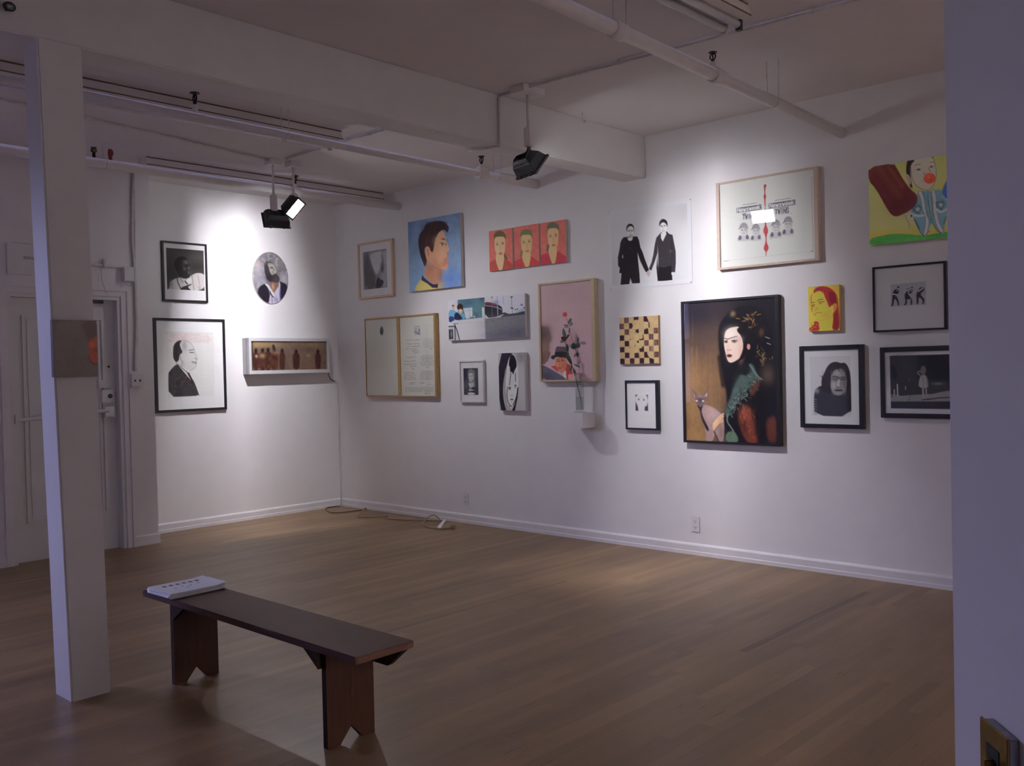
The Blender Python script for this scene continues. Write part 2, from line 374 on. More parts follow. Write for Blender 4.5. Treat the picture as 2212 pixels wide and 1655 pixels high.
box('box_body', 0, .05, -.045, .045, 0, .115, trim_paint, t, .004); box('cover_plate', .05, .054, -.04, .04, .006, .109, plastic_white, t)
bm = bmesh.new(); add_tube(bm, spline([(.02, -.05, .0), (.025, -.065, -.03), (.02, -.05, -.045), (.02, -.02, -.02), (.02, .02, -.035), (.02, .035, -.005)], 5), .004, 6); bmobj('loose_wire', bm, cond_paint, t)
t = thing('wall_socket', 'white surface mounted socket box at the foot of the vertical conduits', 'socket', (XA, -2.44, 1.345))
box('box_body', 0, .055, -.055, .055, 0, .11, plastic_white, t, .005)
for s in (-.022, .022): box('socket_slot', .055, .058, s-.006, s+.006, .045, .062, dark_slot, t)
o = tube('hanging_wire', spline([(XA+.02, -2.70, 2.34), (XA+.02, -2.70, 2.24), (XA+.02, -2.688, 2.19), (XA+.03, -2.67, 2.13)], 4), .0035, cond_paint)
tag(o, 'short thin wire hanging from the conduit over the door top', 'wire')

# ------------------------------------------------------------------ ceiling services
def wires(parent, x, y, z, dx=.045, top=H):
    bm = bmesh.new()
    for s in (-1, 1): add_tube(bm, [(x+s*dx, y, top), (x+s*dx*.9, y, z+.01)], .0035, 6)
    add_tube(bm, [(x+dx*.9*math.cos(a), y, z-.0+(dx*.9)*math.sin(a)) for a in [math.pi+math.pi*k/10 for k in range(11)]], .0035, 6)
    bmobj('hanger_wire', bm, cond_paint, parent)
def sprinkler(parent, x, y, z, m=None, s=1.0):
    """upright sprinkler head standing on the pipe"""
    m = m or sprinkler_dark; bm = bmesh.new()
    add_tube(bm, [(x, y, z), (x, y, z+.028*s)], .011*s, 8)
    for k in (-1, 1): add_tube(bm, spline([(x+k*.008*s, y, z+.026*s), (x+k*.022*s, y, z+.045*s), (x+k*.016*s, y, z+.066*s), (x, y, z+.076*s)], 4), .005*s, 6)
    add_tube(bm, [(x, y, z+.03*s), (x, y, z+.074*s)], .005*s, 6)
    add_tube(bm, [(x, y, z+.076*s), (x, y, z+.082*s)], .030*s, 12)
    o = bmobj('sprinkler_head', bm, m, parent); o['label'] = 'dark sprinkler head'
def pipe(label, pts, r, fit, heads, hang):
    t = thing('sprinkler_pipe', label, 'pipe', (0, 0, 0))
    bm = bmesh.new(); add_tube(bm, pts, r, 18); o = bmobj('pipe_run', bm, pipe_paint, t); shade(o)
    P0, P1 = Vector(pts[0]), Vector(pts[-1]); dd = (P1-P0).normalized(); R0 = max(r) if isinstance(r, list) else r
    def at(y): return P0+(P1-P0)*((y-P0.y)/(P1.y-P0.y))
    for y in fit:
        bm = bmesh.new(); c = at(y); add_tube(bm, [c-dd*.045, c-dd*.04, c+dd*.04, c+dd*.045], [R0*1.05, R0*1.25, R0*1.25, R0*1.05], 18)
        o = bmobj('pipe_coupling', bm, pipe_paint, t); shade(o)
    for y, s in heads:
        c = at(y); bm = bmesh.new(); add_tube(bm, [c, c+Vector((0, 0, R0+.03))], .018, 10); o = bmobj('branch_stub', bm, pipe_paint, t); shade(o)
        sprinkler(t, c.x, c.y, c.z+R0+.022, None, s)
    for y in hang: c = at(y); wires(t, c.x, c.y, c.z, R0*1.12)
    return t
pipe('white ceiling pipe farthest from the camera, beside the pictured back wall', [(1.055, 0, 3.050), (1.055, -5.6, 3.06)], .037, [-1.2], [(-1.2, 1.0)], [-2.9])
pipe('thin white ceiling pipe between the beam and the hanging black lamps', [(2.864, 0, 3.004), (2.864, -.42, 3.0), (2.864, -.44, 3.0), (2.864, -5.8, 3.02)], [.040, .040, .027, .027], [-.66], [(-.66, .9), (-3.14, 1.0)], [-.48, -2.5])
pipe('thick white ceiling pipe crossing the upper right, ending at the right wall', [(5.554, 0, 2.934), (5.554, -5.9, 3.085)], .034, [-1.58, -2.47], [(-1.62, .75)], [-.95, -2.45])
t = thing('sprinkler_valve', 'dark red sprinkler part on the far ceiling pipe beside the post', 'valve', (1.055, -2.86, 3.10))
bm = bmesh.new(); add_tube(bm, [(0, 0, -.012), (0, 0, .03)], .014, 8); add_sphere(bm, (0, 0, .045), .024, .8, 1, 1.3); bmobj('valve_body', bm, red_paint, t)
t = thing('sprinkler_valve', 'small black sprinkler part on the far ceiling pipe, nearest the post', 'valve', (1.055, -2.985, 3.10))
bm = bmesh.new(); add_tube(bm, [(0, 0, -.012), (0, 0, .03)], .012, 8); add_sphere(bm, (0, .0, .045), .019, 1, 1.3, 1); bmobj('valve_body', bm, sprinkler_dark, t)
bm = bmesh.new(); add_tube(bm, [(0, -.02, .065), (0, .02, .07)], .006, 8); bmobj('valve_lever', bm, sprinkler_dark, t)

def fluo(label, x0, x1, y0, y1):
    t = thing('fluorescent_light', label, 'ceiling light', ((x0+x1)/2, y0, H))
    hw = (x1-x0)/2; Ly = y1-y0
    bm = bmesh.new(); add_prism(bm, [(-hw*.8, 0), (hw*.8, 0), (hw, -.062), (hw*.55, -.075), (-hw*.55, -.075), (-hw, -.062)], 'y', 0, Ly); bmobj('housing', bm, pipe_paint, t)
    bm = bmesh.new(); add_box(bm, hw-.002, hw+.003, 0, Ly, -.066, -.060); add_box(bm, hw*.8-.004, hw*.8+.006, 0, Ly, -.008, 0); bmobj('housing_dark_line', bm, cord_brown, t)  # dark strips along the lower edge and the ceiling line
    for s in (-.4, .4):
        bm = bmesh.new(); add_tube(bm, [(s*hw, .03*(1 if Ly > 0 else -1), -.098), (s*hw, Ly-.03*(1 if Ly > 0 else -1), -.098)], .019, 14); o = bmobj('tube', bm, tube_white, t); shade(o)
        for yy in (.012*(1 if Ly > 0 else -1), Ly-.012*(1 if Ly > 0 else -1)): box('lamp_holder', s*hw-.014, s*hw+.014, yy-.011, yy+.011, -.125, -.06, cond_paint if s < 0 else sprinkler_dark, t)
    return t
fluo('unlit fluorescent batten beside the thin pipe, farther from the post', 2.39, 2.60, -1.83, -4.27)
fluo('unlit fluorescent batten behind the top of the post', 2.39, 2.60, -4.30, -6.70)
fluo('unlit fluorescent batten on the ceiling along the pictured back wall', .74, .915, -.07, -2.5)
fluo('unlit fluorescent batten at the top edge, nearest the camera', 5.70, 5.90, -1.84, -4.28)
def conduit(label, pts, r=.009):
    t = thing('ceiling_conduit', label, 'conduit'); bm = bmesh.new(); add_tube(bm, pts, r, 10, True); o = bmobj('conduit_run', bm, cond_paint, t); shade(o)
    for a, b_ in zip(pts, pts[1:]):
        a, b_ = Vector(a), Vector(b_); n = int((b_-a).length//1.1)
        for k in range(n):
            c = a.lerp(b_, (k+.6)/(n+.2)); dd = (b_-a).normalized(); bm = bmesh.new(); add_tube(bm, [c-dd*.012, c+dd*.012], r*1.35, 10); bmobj('pipe_clip', bm, cond_paint, t)
    return t
zc = H-.014
conduit('thin conduit crossing the near ceiling over the lamp and the thick pipe', [(4.01, -1.652, zc), (4.25, -1.652, zc), (10.2, -1.30, zc)])
conduit('thin conduit wrapping under the ceiling beam behind the nearest lamp', [(4.009, -1.652, zc-.014), (4.009, -1.652, HB-.014), (3.78, -1.70, HB-.014)], .010)
conduit('thin conduit from the beam to the pair of far hanging lamps', [(3.77, -1.655, zc), (1.60, -1.655, zc)])
conduit('thin conduit along the far ceiling from the lamps towards the post', [(1.47, -1.74, zc), (1.77, -3.34, zc), (1.98, -4.9, zc)])
bm = bmesh.new(); add_tube(bm, [(1.138, -.74, H-.008), (1.138, -.74, H)], .085, 24); o = bmobj('ceiling_cover_plate', bm, ceil_paint); tag(o, 'faint round cover plate on the ceiling near the far corner', 'cover plate')
o = tube('ceiling_hook', spline([(4.094, -.90, H), (4.094, -.90, H-.05), (4.094, -.88, H-.07), (4.094, -.865, H-.05)], 5), .004, cond_paint); tag(o, 'small wire hook in the ceiling beside the beam', 'hook')
bm = bmesh.new(); add_tube(bm, [(0, 0, 0), (.03, 0, 0)], .010, 10); add_sphere(bm, (.035, 0, 0), .02, .7, 1.3, 1); o = bmobj('screw_hook', bm, black_metal); o.location = (3.994, -4.592, 2.969); tag(o, 'small black knob on the beam face above the post, top left', 'knob')

# ------------------------------------------------------------------ floodlights
def flood(label, top, rodz, sock, c, n, L, power, jbox=(.05, .05), k=1.0, rec=.060, aim=-.85, wide=166, blend=1.0):
    """top: (x,y) of the rod; c: centre of the lit opening; n: direction of the beam; L: long axis"""
    t = thing('floodlight', label, 'lamp', (top[0], top[1], H), group=None)
    o3 = Vector((top[0], top[1], H))
    box('junction_box', -jbox[0], jbox[0], -jbox[1], jbox[1], -.045, 0, pipe_paint, t, .004)
    o = tube('hanging_rod', [(0, 0, -.04), (0, 0, rodz-H)], .010, pipe_paint, t)
    box('wiring_box', -.024, .024, -.024, .024, sock-H, rodz-H+.004, pipe_paint, t, .006)
    n = Vector(n).normalized(); L = Vector(L); L = (L-n*L.dot(n)).normalized(); S = n.cross(L)
    C_ = Vector(c)-o3
    def P(a, b_, d): return C_+L*a+S*b_+n*d
    def shell(bm, rects):
        rings = [[bm.verts.new(P(sx*a, sy*b_, d)) for sx, sy in ((-1, -1), (1, -1), (1, 1), (-1, 1))] for a, b_, d in rects]
        for A, B in zip(rings, rings[1:]):
            for i_ in range(4): bm.faces.new((A[i_], A[(i_+1) % 4], B[(i_+1) % 4], B[i_]))
        return rings
    bm = bmesh.new()
    r = shell(bm, [(.115*k, .0625, -.001), (.138*k, .078, .0), (.138*k, .078, -.014), (.126*k, .068, -.018), (.112*k, .056, -.07), (.090*k, .034, -.105)]); bm.faces.new(r[-1])
    bmobj('housing', bm, black_metal, t)
    bm = bmesh.new()
    r = shell(bm, [(.115*k, .0625, -.002), (.106*k, .050, -.060), (.080*k, .028, -.092)]); bm.faces.new(r[-1])
    bmobj('reflector', bm, reflector, t)
    bm = bmesh.new()                     # cooling fins
    for q7 in range(7):
        a = (-.084+q7*.028)*k
        V_ = [P(a-.0015, -.066, -.02), P(a-.0015, -.050, -.085), P(a-.0015, -.02, -.112), P(a-.0015, .02, -.112), P(a-.0015, .050, -.085), P(a-.0015, .066, -.02)]
        W_ = [v+L*.003 for v in V_]
        V_ = [bm.verts.new(v) for v in V_]; W_ = [bm.verts.new(v) for v in W_]; bm.faces.new(V_); bm.faces.new(W_[::-1])
        for q in range(6): bm.faces.new((V_[q], W_[q], W_[(q+1) % 6], V_[(q+1) % 6]))
    bmobj('cooling_fins', bm, black_metal, t)
    bm = bmesh.new(); r = [bm.verts.new(P(a, b_, -.006)) for a, b_ in ((-.115*k, -.062), (.115*k, -.062), (.115*k, .062), (-.115*k, .062))]; bm.faces.new(r); bmobj('front_glass', bm, lit_glass, t)
    bm = bmesh.new(); add_tube(bm, [P(-.035, 0, -.070), P(.035, 0, -.070)], .005, 8); bmobj('halogen_bulb', bm, bulb_glow, t)
    bm = bmesh.new()
    joint = Vector((0, 0, sock-H-.03))
    back = P(0, 0, -.10); add_tube(bm, [(0, 0, sock-H), joint], .013, 10); add_sphere(bm, joint, .019); add_tube(bm, [joint, joint.lerp(back, .5)+Vector((0, 0, .0)), back], .013, 8)
    bmobj('swivel_bracket', bm, black_metal, t)
    for s in (-1, 1):
        for q in (-1, 1): bm = bmesh.new(); add_sphere(bm, P(s*.055, q*.078, -.01), .011); bmobj('clip', bm, black_metal, t)
    l = bpy.data.lights.new('halogen', 'SPOT'); l.energy = power; l.spot_size = math.radians(wide); l.spot_blend = blend; l.color = LAMP_COL; l.shadow_soft_size = .012
    lo = bpy.data.objects.new('halogen_light', l); COL.objects.link(lo); lo.location = o3+P(0, 0, -rec); lo.rotation_euler = (n+Vector((0, 0, aim))).to_track_quat('-Z', 'Y').to_euler()
    return t
flood('black floodlight hanging left of its twin, back towards the camera, facing the far wall', (1.455, -1.688), 2.905, 2.775, (1.400, -1.636, 2.704), (-.78, .28, -.56), (.34, .94, 0), P1, k=.82, aim=-.45, wide=176, blend=.8)
flood('black floodlight with its lit white glass turned towards the camera', (1.490, -1.514), 2.935, 2.835, (1.550, -1.540, 2.795), (.719, .307, -.625), (.466, .455, .759), P2, k=.665, rec=.030, wide=178, blend=.8, aim=-.5)
flood('nearest black floodlight, hanging below the beam with cooling fins', (4.214, -1.604), 2.945, 2.830, (4.198, -1.550, 2.707), (.205, .768, -.607), (-.966, .258, 0), P3, (.06, .10), k=.86)
flood('added unseen fill floodlight behind the camera, aimed at the rear wall', (9.3, -2.0), 2.905, 2.775, (9.36, -2.0, 2.70), (.9, .1, -.30), (0, 1, 0), P4, aim=0)  # added out of view; its bounce off the rear wall fills the room
flood('second added unseen fill floodlight behind the camera, aimed at the rear wall', (9.6, -4.4), 2.905, 2.775, (9.66, -4.4, 2.70), (.9, .1, -.30), (0, 1, 0), P4, aim=0)  # another lamp added off screen for neutral ambient light

# ------------------------------------------------------------------ painting surfaces
REF = (192, 187, 194)
class Art:
    """A surface painted cell by cell; shapes are given in the coordinates of the four corners q (TL, TR, BR, BL)."""
    def __init__(s, q, w, h, bg, ref=REF, k=.78):
        s.w, s.h, s.ref, s.k = w, h, lin(ref), k
        A = []; B = []
        for (x, y), (u, v) in zip(q, ((0, 0), (w, 0), (w, h), (0, h))):
            A.append([x, y, 1, 0, 0, 0, -u*x, -u*y]); B.append(u); A.append([0, 0, 0, x, y, 1, -v*x, -v*y]); B.append(v)
        s.M = np.append(np.linalg.solve(np.array(A, float), np.array(B, float)), 1).reshape(3, 3)
        s.sc = (w/math.dist(q[0], q[1])+h/math.dist(q[0], q[3]))/2
        s.im = np.ones((h, w, 3))*s.c(bg)
    def c(s, col):
        c = lin(col)/s.ref*s.k; return np.clip(c*.88+c.mean()*.12, .002, .92)
    def grain(s, a=.07): s.im *= (1+a*(s.fld(2.2)*2-1)+a*(s.fld(7)*2-1)+a*.7*(s.fld(24)*2-1))[..., None]; return s
    def T(s, p):
        p = np.asarray(p, float).reshape(-1, 2); r = np.c_[p, np.ones(len(p))] @ s.M.T; return r[:, :2]/r[:, 2:]
    def reg(s, P, pad):
        x0 = max(int(P[:, 0].min()-pad), 0); x1 = min(int(P[:, 0].max()+pad)+2, s.w)
        y0 = max(int(P[:, 1].min()-pad), 0); y1 = min(int(P[:, 1].max()+pad)+2, s.h)
        if x1 <= x0 or y1 <= y0: return None
        X, Y = np.meshgrid(np.arange(x0, x1)+.5, np.arange(y0, y1)+.5); return x0, x1, y0, y1, X, Y
    @staticmethod
    def chaikin(P, n, closed=True):
        for _ in range(n):
            Q = np.roll(P, -1, 0) if closed else P[1:]
            A = P if closed else P[:-1]
            R = np.empty((len(A)*2, 2)); R[0::2] = A*.75+Q*.25; R[1::2] = A*.25+Q*.75
            if not closed: R = np.vstack([P[:1], R, P[-1:]])
            P = R
        return P
    def mix(s, R, m, col):
        x0, x1, y0, y1 = R[:4]; m = m[..., None]; s.im[y0:y1, x0:x1] = s.im[y0:y1, x0:x1]*(1-m)+s.c(col)*m
    def poly(s, pts, col, sm=0, soft=1.0, a=1.0):
        P = s.T(pts)
        if sm: P = s.chaikin(P, sm)
        R = s.reg(P, soft+1)
        if R is None: return s
        X, Y = R[4], R[5]; d = np.full(X.shape, 1e9); ins = np.zeros(X.shape, bool)
        for (ax, ay), (bx, by) in zip(P, np.roll(P, -1, 0)):
            ex, ey = bx-ax, by-ay; L2 = ex*ex+ey*ey+1e-9; t = np.clip(((X-ax)*ex+(Y-ay)*ey)/L2, 0, 1)
            d = np.minimum(d, np.hypot(X-ax-t*ex, Y-ay-t*ey))
            cr = ((ay > Y) != (by > Y)) & (X < ex*(Y-ay)/((ey if abs(ey) > 1e-9 else 1e-9))+ax); ins ^= cr
        sd = np.where(ins, d, -d); s.mix(R, np.clip(sd/soft+.5, 0, 1)*a, col); return s
    def line(s, pts, col, wd=1.0, sm=0, a=1.0, soft=1.0):
        P = s.T(pts)
        if sm: P = s.chaikin(P, sm, False)
        hw = wd*s.sc/2; R = s.reg(P, hw+soft+1)
        if R is None: return s
        X, Y = R[4], R[5]; d = np.full(X.shape, 1e9)
        for (ax, ay), (bx, by) in zip(P[:-1], P[1:]):
            ex, ey = bx-ax, by-ay; L2 = ex*ex+ey*ey+1e-9; t = np.clip(((X-ax)*ex+(Y-ay)*ey)/L2, 0, 1)
            d = np.minimum(d, np.hypot(X-ax-t*ex, Y-ay-t*ey))
        s.mix(R, np.clip((hw-d)/soft+.5, 0, 1)*a, col); return s
    def ell(s, cx, cy, rx, ry, col, ang=0, soft=1.0, a=1.0):
        c_, s_ = math.cos(ang), math.sin(ang)
        return s.poly([(cx+rx*math.cos(t)*c_-ry*math.sin(t)*s_, cy+rx*math.cos(t)*s_+ry*math.sin(t)*c_) for t in [k*math.pi/12 for k in range(24)]], col, 0, soft, a)
    def blob(s, cx, cy, rx, ry, col, a=1.0):
        C_ = s.T([(cx, cy)])[0]; rx *= s.sc; ry *= s.sc; P = np.array([[C_[0]-3*rx, C_[1]-3*ry], [C_[0]+3*rx, C_[1]+3*ry]]); R = s.reg(P, 0)
        if R is None: return s
        s.mix(R, a*np.exp(-.5*(((R[4]-C_[0])/rx)**2+((R[5]-C_[1])/ry)**2)), col); return s
    def fld(s, size):
        """smooth random field 0..1, size in cells"""
        gh, gw = int(s.h/size)+3, int(s.w/size)+3; g = RNG.random((gh, gw))
        y = np.arange(s.h)/size; x = np.arange(s.w)/size; yi = y.astype(int); xi = x.astype(int)
        fy = (y-yi)[:, None]; fx = (x-xi)[None]; fy = fy*fy*(3-2*fy); fx = fx*fx*(3-2*fx)
        return (g[yi][:, xi]*(1-fx)+g[yi][:, xi+1]*fx)*(1-fy)+(g[yi+1][:, xi]*(1-fx)+g[yi+1][:, xi+1]*fx)*fy
    def noise(s, amp, size): s.im *= (1+amp*(s.fld(size)*2-1))[..., None]; return s
    def specks(s, col, size, thr, a=1.0):
        m = np.clip((s.fld(size)-thr)*8, 0, 1)*a; s.im = s.im*(1-m[..., None])+s.c(col)*m[..., None]; return s
    def vgrad(s, stops):
        t = np.linspace(0, 1, s.h); xs = [q[0] for q in stops]; cs = np.array([s.c(q[1]) for q in stops])
        s.im[:] = np.stack([np.interp(t, xs, cs[:, k]) for k in range(3)], 1)[:, None, :]; return s
    def scrib(s, x0, y0, x1, y1, col, wd=1.0, step=6, amp=3, a=.8):
        """a line of handwriting"""
        n = max(int(abs(x1-x0)/step), 2); x = x0; run = []
        for i in range(n):
            t = i/(n-1); run.append((x0+(x1-x0)*t+random.uniform(-step*.3, step*.3), y0+(y1-y0)*t+random.uniform(-amp, amp)))
            if random.random() < .16 or i == n-1:
                if len(run) > 1: s.line(run, col, wd, 0, a)
                run = []
        return s
    GL = {'N': [[(0, 1), (0, 0), (1, 1), (1, 0)]], 'T': [[(0, 0), (1, 0)], [(.5, 0), (.5, 1)]], 'W': [[(0, 0), (.25, 1), (.5, .3), (.75, 1), (1, 0)]], 'I': [[(.5, 0), (.5, 1)]],
          'S': [[(1, .12), (.7, 0), (.2, 0), (0, .2), (.2, .45), (.8, .55), (1, .8), (.8, 1), (.3, 1), (0, .88)]],
          'e': [[(0, .68), (1, .68), (.9, .42), (.5, .35), (.1, .45), (0, .7), (.15, .93), (.5, 1), (1, .9)]],
          'w': [[(0, .35), (.25, 1), (.5, .5), (.75, 1), (1, .35)]], 's': [[(1, .42), (.5, .35), (.1, .45), (.3, .62), (.8, .72), (.9, .9), (.5, 1), (0, .92)]],
          'k': [[(0, 0), (0, 1)], [(.9, .35), (0, .7), (1, 1)]]}
    def text(s, st, TLp, TRp, hgt, col, wd, up=0):
        """letters between two points of the top line"""
        n = len(st); dx = (TRp[0]-TLp[0])/n; dy = (TRp[1]-TLp[1])/n
        for i, ch in enumerate(st):
            for ln in s.GL[ch]: s.line([(TLp[0]+dx*(i+.12+.74*x), TLp[1]+dy*(i+.12+.74*x)+hgt*y) for x, y in ln], col, wd)
        return s

def print_mesh(name, art, x0, x1, z0, z1, y, m, parent, oval=False):
    dark = (art.im.mean(2) < .5)[..., None]; b4 = art.im.copy(); art.grain(); art.im = np.where(dark, art.im, b4)
    """the painted surface, upright in the x-z plane of its picture"""
    w_, h_ = art.w, art.h; X = np.linspace(x0, x1, w_+1); Z = np.linspace(z1, z0, h_+1)
    im = art.im; pad = np.pad(im, ((0, 1), (0, 1), (0, 0)), 'edge'); pad2 = np.pad(im, ((1, 0), (1, 0), (0, 0)), 'edge'); vc = (pad+pad2)/2
    co = np.zeros(((h_+1)*(w_+1), 3), np.float32); G = np.meshgrid(X, Z); co[:, 0] = G[0].ravel(); co[:, 2] = G[1].ravel(); co[:, 1] = y
    i = np.arange(h_)[:, None]*(w_+1)+np.arange(w_)[None]
    F = np.stack([i, i+w_+1, i+w_+2, i+1], -1).reshape(-1, 4)
    if oval:
        cu = (G[0]-(x0+x1)/2)/((x1-x0)/2); cz = (G[1]-(z0+z1)/2)/((z1-z0)/2); r = np.hypot(cu, cz).ravel()
        F = F[(r[F] <= 1.0).all(1)]
    me = bpy.data.meshes.new(name); me.vertices.add(len(co)); me.vertices.foreach_set('co', co.ravel())
    me.loops.add(F.size); me.loops.foreach_set('vertex_index', F.ravel().astype(np.int32)); me.polygons.add(len(F))
    me.polygons.foreach_set('loop_start', np.arange(0, F.size, 4, dtype=np.int32)); me.polygons.foreach_set('loop_total', np.full(len(F), 4, np.int32))
    me.update(calc_edges=True)
    at = me.color_attributes.new('paint', 'FLOAT_COLOR', 'POINT'); at.data.foreach_set('color', np.c_[vc.reshape(-1, 3), np.ones(len(co))].astype(np.float32).ravel())
    me.materials.append(m)
    return link(bpy.data.objects.new(name, me), parent)

def wall_frame(wall):
    return {'B': ((0, 0, 0), 0.0), 'A': ((0, 0, 0), math.pi/2)}[wall]
def picture(name, label, cat, geo, arts, fmat=None, gl=True, border=None, group=None, names=None, bevel=.002):
    """geo: (wall, depth, [u0,u1,z0,z1], [print rectangles]); local x = right, local y = into the wall"""
    wall, d, (u0, u1, z0, z1), prs = geo
    uc = (u0+u1)/2; _, rz = wall_frame(wall)
    t = thing(name, label, cat, (uc, 0, z0) if wall == 'B' else (0, uc, z0), rz, group)
    W_, H_ = (u1-u0)/2, z1-z0
    arts = arts if isinstance(arts, list) else [arts]
    if fmat is None:       # stretched canvas or mounted panel
        box('stretcher', -W_, W_, -d+.0012, -.001, 0, H_, border or canvas_side, t, bevel)
        print_mesh(names or 'painted_canvas', arts[0], -W_+.001, W_-.001, .001, H_-.001, -d, paint_matte, t)
        return t
    # frame: uniform member width measured from the first opening
    op = [(p[0]-uc, p[1]-uc, p[2]-z0, p[3]-z0) for p in prs] if border is None else [border]
    a = min(o[0] for o in op); b_ = max(o[1] for o in op); c = min(o[2] for o in op); e = max(o[3] for o in op)
    bm = bmesh.new()
    for q in ((-W_, a, 0, H_), (b_, W_, 0, H_), (a, b_, 0, c), (a, b_, e, H_)): add_box(bm, q[0], q[1], -d, -.001, q[2], q[3], min(bevel, .0015))
    if len(op) == 2: add_box(bm, op[0][1], op[1][0], -d, -.001, c, e, .001)
    bmobj('frame', bm, fmat, t)
    if border is not None:
        box('mount_board', a-.002, b_+.002, -d+.0105, -d+.014, c-.002, e+.002, mat_board, t)
    for p, ar in zip(prs, arts):
        print_mesh(names or 'print', ar, p[0]-uc, p[1]-uc, p[2]-z0, p[3]-z0, -d+.010, paint_satin, t)
    box('backing', a-.004, b_+.004, -d+.0145, -.002, c-.004, e+.004, canvas_side, t)
    if gl:
        bm = bmesh.new()
        for o in op if len(op) == 2 else [(a, b_, c, e)]:
            bm.faces.new([bm.verts.new(v) for v in ((o[0], -d+.004, o[2]), (o[1], -d+.004, o[2]), (o[1], -d+.004, o[3]), (o[0], -d+.004, o[3]))])
        bmobj('glass', bm, pic_glass, t)
    return t
GEO = {
'fr1':('A',0.03,[-1.9519, -1.5065, 2.1149, 2.6671],[[-1.9083, -1.537, 2.2271, 2.6053]]), # err 0.018
'por':('A',0.03,[-2.0558, -1.3405, 1.0963, 1.961],[[-2.0263, -1.3646, 1.1195, 1.9374]]), # err 0.013
'lbox':('A',0.12,[-1.1424, -0.1999, 1.4284, 1.7828],[[-1.1158, -0.2245, 1.4634, 1.7516]]), # err 0.019
'smallpink':('B',0.03,[0.417, 0.9747, 2.1746, 2.7475],[[0.495, 0.8712, 2.2693, 2.6543]]), # err 0.006
'blue':('B',0.04,[1.2291, 1.9607, 2.1964, 2.8722],[]), # err 0.011
'tri1':('B',0.025,[2.3102, 2.5953, 2.3005, 2.6604],[]), # err 0.005
'tri2':('B',0.025,[2.6138, 2.9042, 2.3026, 2.6611],[]), # err 0.005
'tri3':('B',0.025,[2.9206, 3.2045, 2.303, 2.658],[]), # err 0.005
'dip':('B',0.05,[0.5287, 1.5982, 1.1725, 1.9697],[[0.5357, 1.0353, 1.1869, 1.9526], [1.0763, 1.5745, 1.1832, 1.9543]]), # err 0.024
'bath':('B',0.035,[1.7656, 2.735, 1.6987, 2.0751],[]), # err 0.011
'bust':('B',0.03,[1.8896, 2.2047, 1.1232, 1.5109],[[1.9374, 2.1282, 1.1941, 1.4394]]), # err 0.015
'hair':('B',0.04,[2.4081, 2.7226, 1.0573, 1.5664],[]), # err 0.012
'pink':('B',0.05,[2.8999, 3.5045, 1.3097, 2.1459],[[2.921, 3.4678, 1.3241, 2.1296]]), # err 0.013
'coup':('B',0.003,[3.6257, 4.3953, 2.0368, 2.6672],[[3.6561, 4.361, 2.0727, 2.6364]]), # err 0.020
'news':('B',0.04,[4.6281, 5.3989, 2.1089, 2.7388],[[4.6538, 5.3707, 2.1247, 2.7246]]), # err 0.025
'check':('B',0.025,[3.7293, 4.099, 1.4422, 1.8116],[]), # err 0.006
'facef':('B',0.03,[3.774, 4.088, 0.9277, 1.3139],[[3.7877, 4.0605, 0.9412, 1.2954]]), # err 0.002
'big':('B',0.045,[4.3153, 5.1023, 0.8464, 1.9007],[[4.3367, 5.0755, 0.8631, 1.8845]]), # err 0.011
'orange':('B',0.03,[5.3144, 5.5321, 1.634, 1.9372],[]), # err 0.008
'port':('B',0.03,[5.243, 5.6849, 0.9825, 1.537],[[5.2701, 5.6521, 1.0099, 1.5066]]), # err 0.005
'three':('B',0.03,[5.7528, 6.2065, 1.6109, 2.0302],[[5.7638, 6.1908, 1.6226, 2.0174]]), # err 0.011
'girl':('B',0.03,[5.793, 6.3232, 1.0603, 1.5121],[[5.8211, 6.2912, 1.0902, 1.4806]]), # err 0.008
'yellow':('B',0.035,[5.7406, 6.2833, 2.1696, 2.6752],[]), # err 0.014
}
G = GEO
K = (24, 21, 24)
# -- back wall, upper left: man in white shirt looking right
A = Art([(390,315),(1205,355),(1220,1225),(415,1210)], 130, 140, (62,58,60), (212,208,222))
A.noise(.25, 26).blob(640,500,120,90,(84,82,84),.6).blob(1050,500,160,60,(78,76,80),.6).blob(500,760,60,240,(52,48,56),.6).blob(1030,720,150,60,(38,34,36),.7)
A.poly([(470,1070),(560,990),(690,950),(770,960),(840,1000),(880,940),(940,900),(1040,845),(1150,845),(1230,880),(1240,1240),(430,1240),(480,1150)], (196,186,196), 2, 2)
A.blob(500,1110,30,70,(120,112,118),.7).blob(880,1010,45,50,(235,232,238),.8).poly([(700,1170),(880,1100),(950,1080),(930,1110),(850,1150),(930,1220),(930,1230),(700,1230)], (40,36,38), 1, 2)
A.line([(630,970),(640,1050),(700,1180)], (60,56,60), 22, 1).line([(800,1030),(850,1090)], (44,40,44), 26).line([(690,960),(760,1060)], (70,66,70), 12).line([(950,900),(970,1080),(1000,1230)], (110,100,112), 12, 1)
A.line([(1080,900),(1110,1060),(1130,1200)], (160,150,165), 26, 1, .7).line([(1080,1130),(1120,1230)], (110,104,112), 10)
A.poly([(560,640),(590,560),(680,495),(780,490),(850,540),(890,610),(915,700),(905,760),(920,820),(900,870),(915,940),(850,970),(740,975),(680,930),(640,850),(580,760)], (30,26,27), 2, 3)
A.blob(820,620,40,30,(118,114,118),.7).blob(790,760,22,26,(104,98,100),.7).blob(880,740,16,26,(120,116,120),.7).blob(885,840,20,26,(108,104,108),.7).blob(760,680,25,25,(70,62,64),.6).blob(830,700,24,22,(22,18,20),.8)
picture('framed_photograph', 'thin black frame with a dark photo of a man in a white shirt, upper left', 'framed photo', G['fr1'], A, black_wood, border=(-.2047, .2047, .018, .534))
o = bpy.data.objects
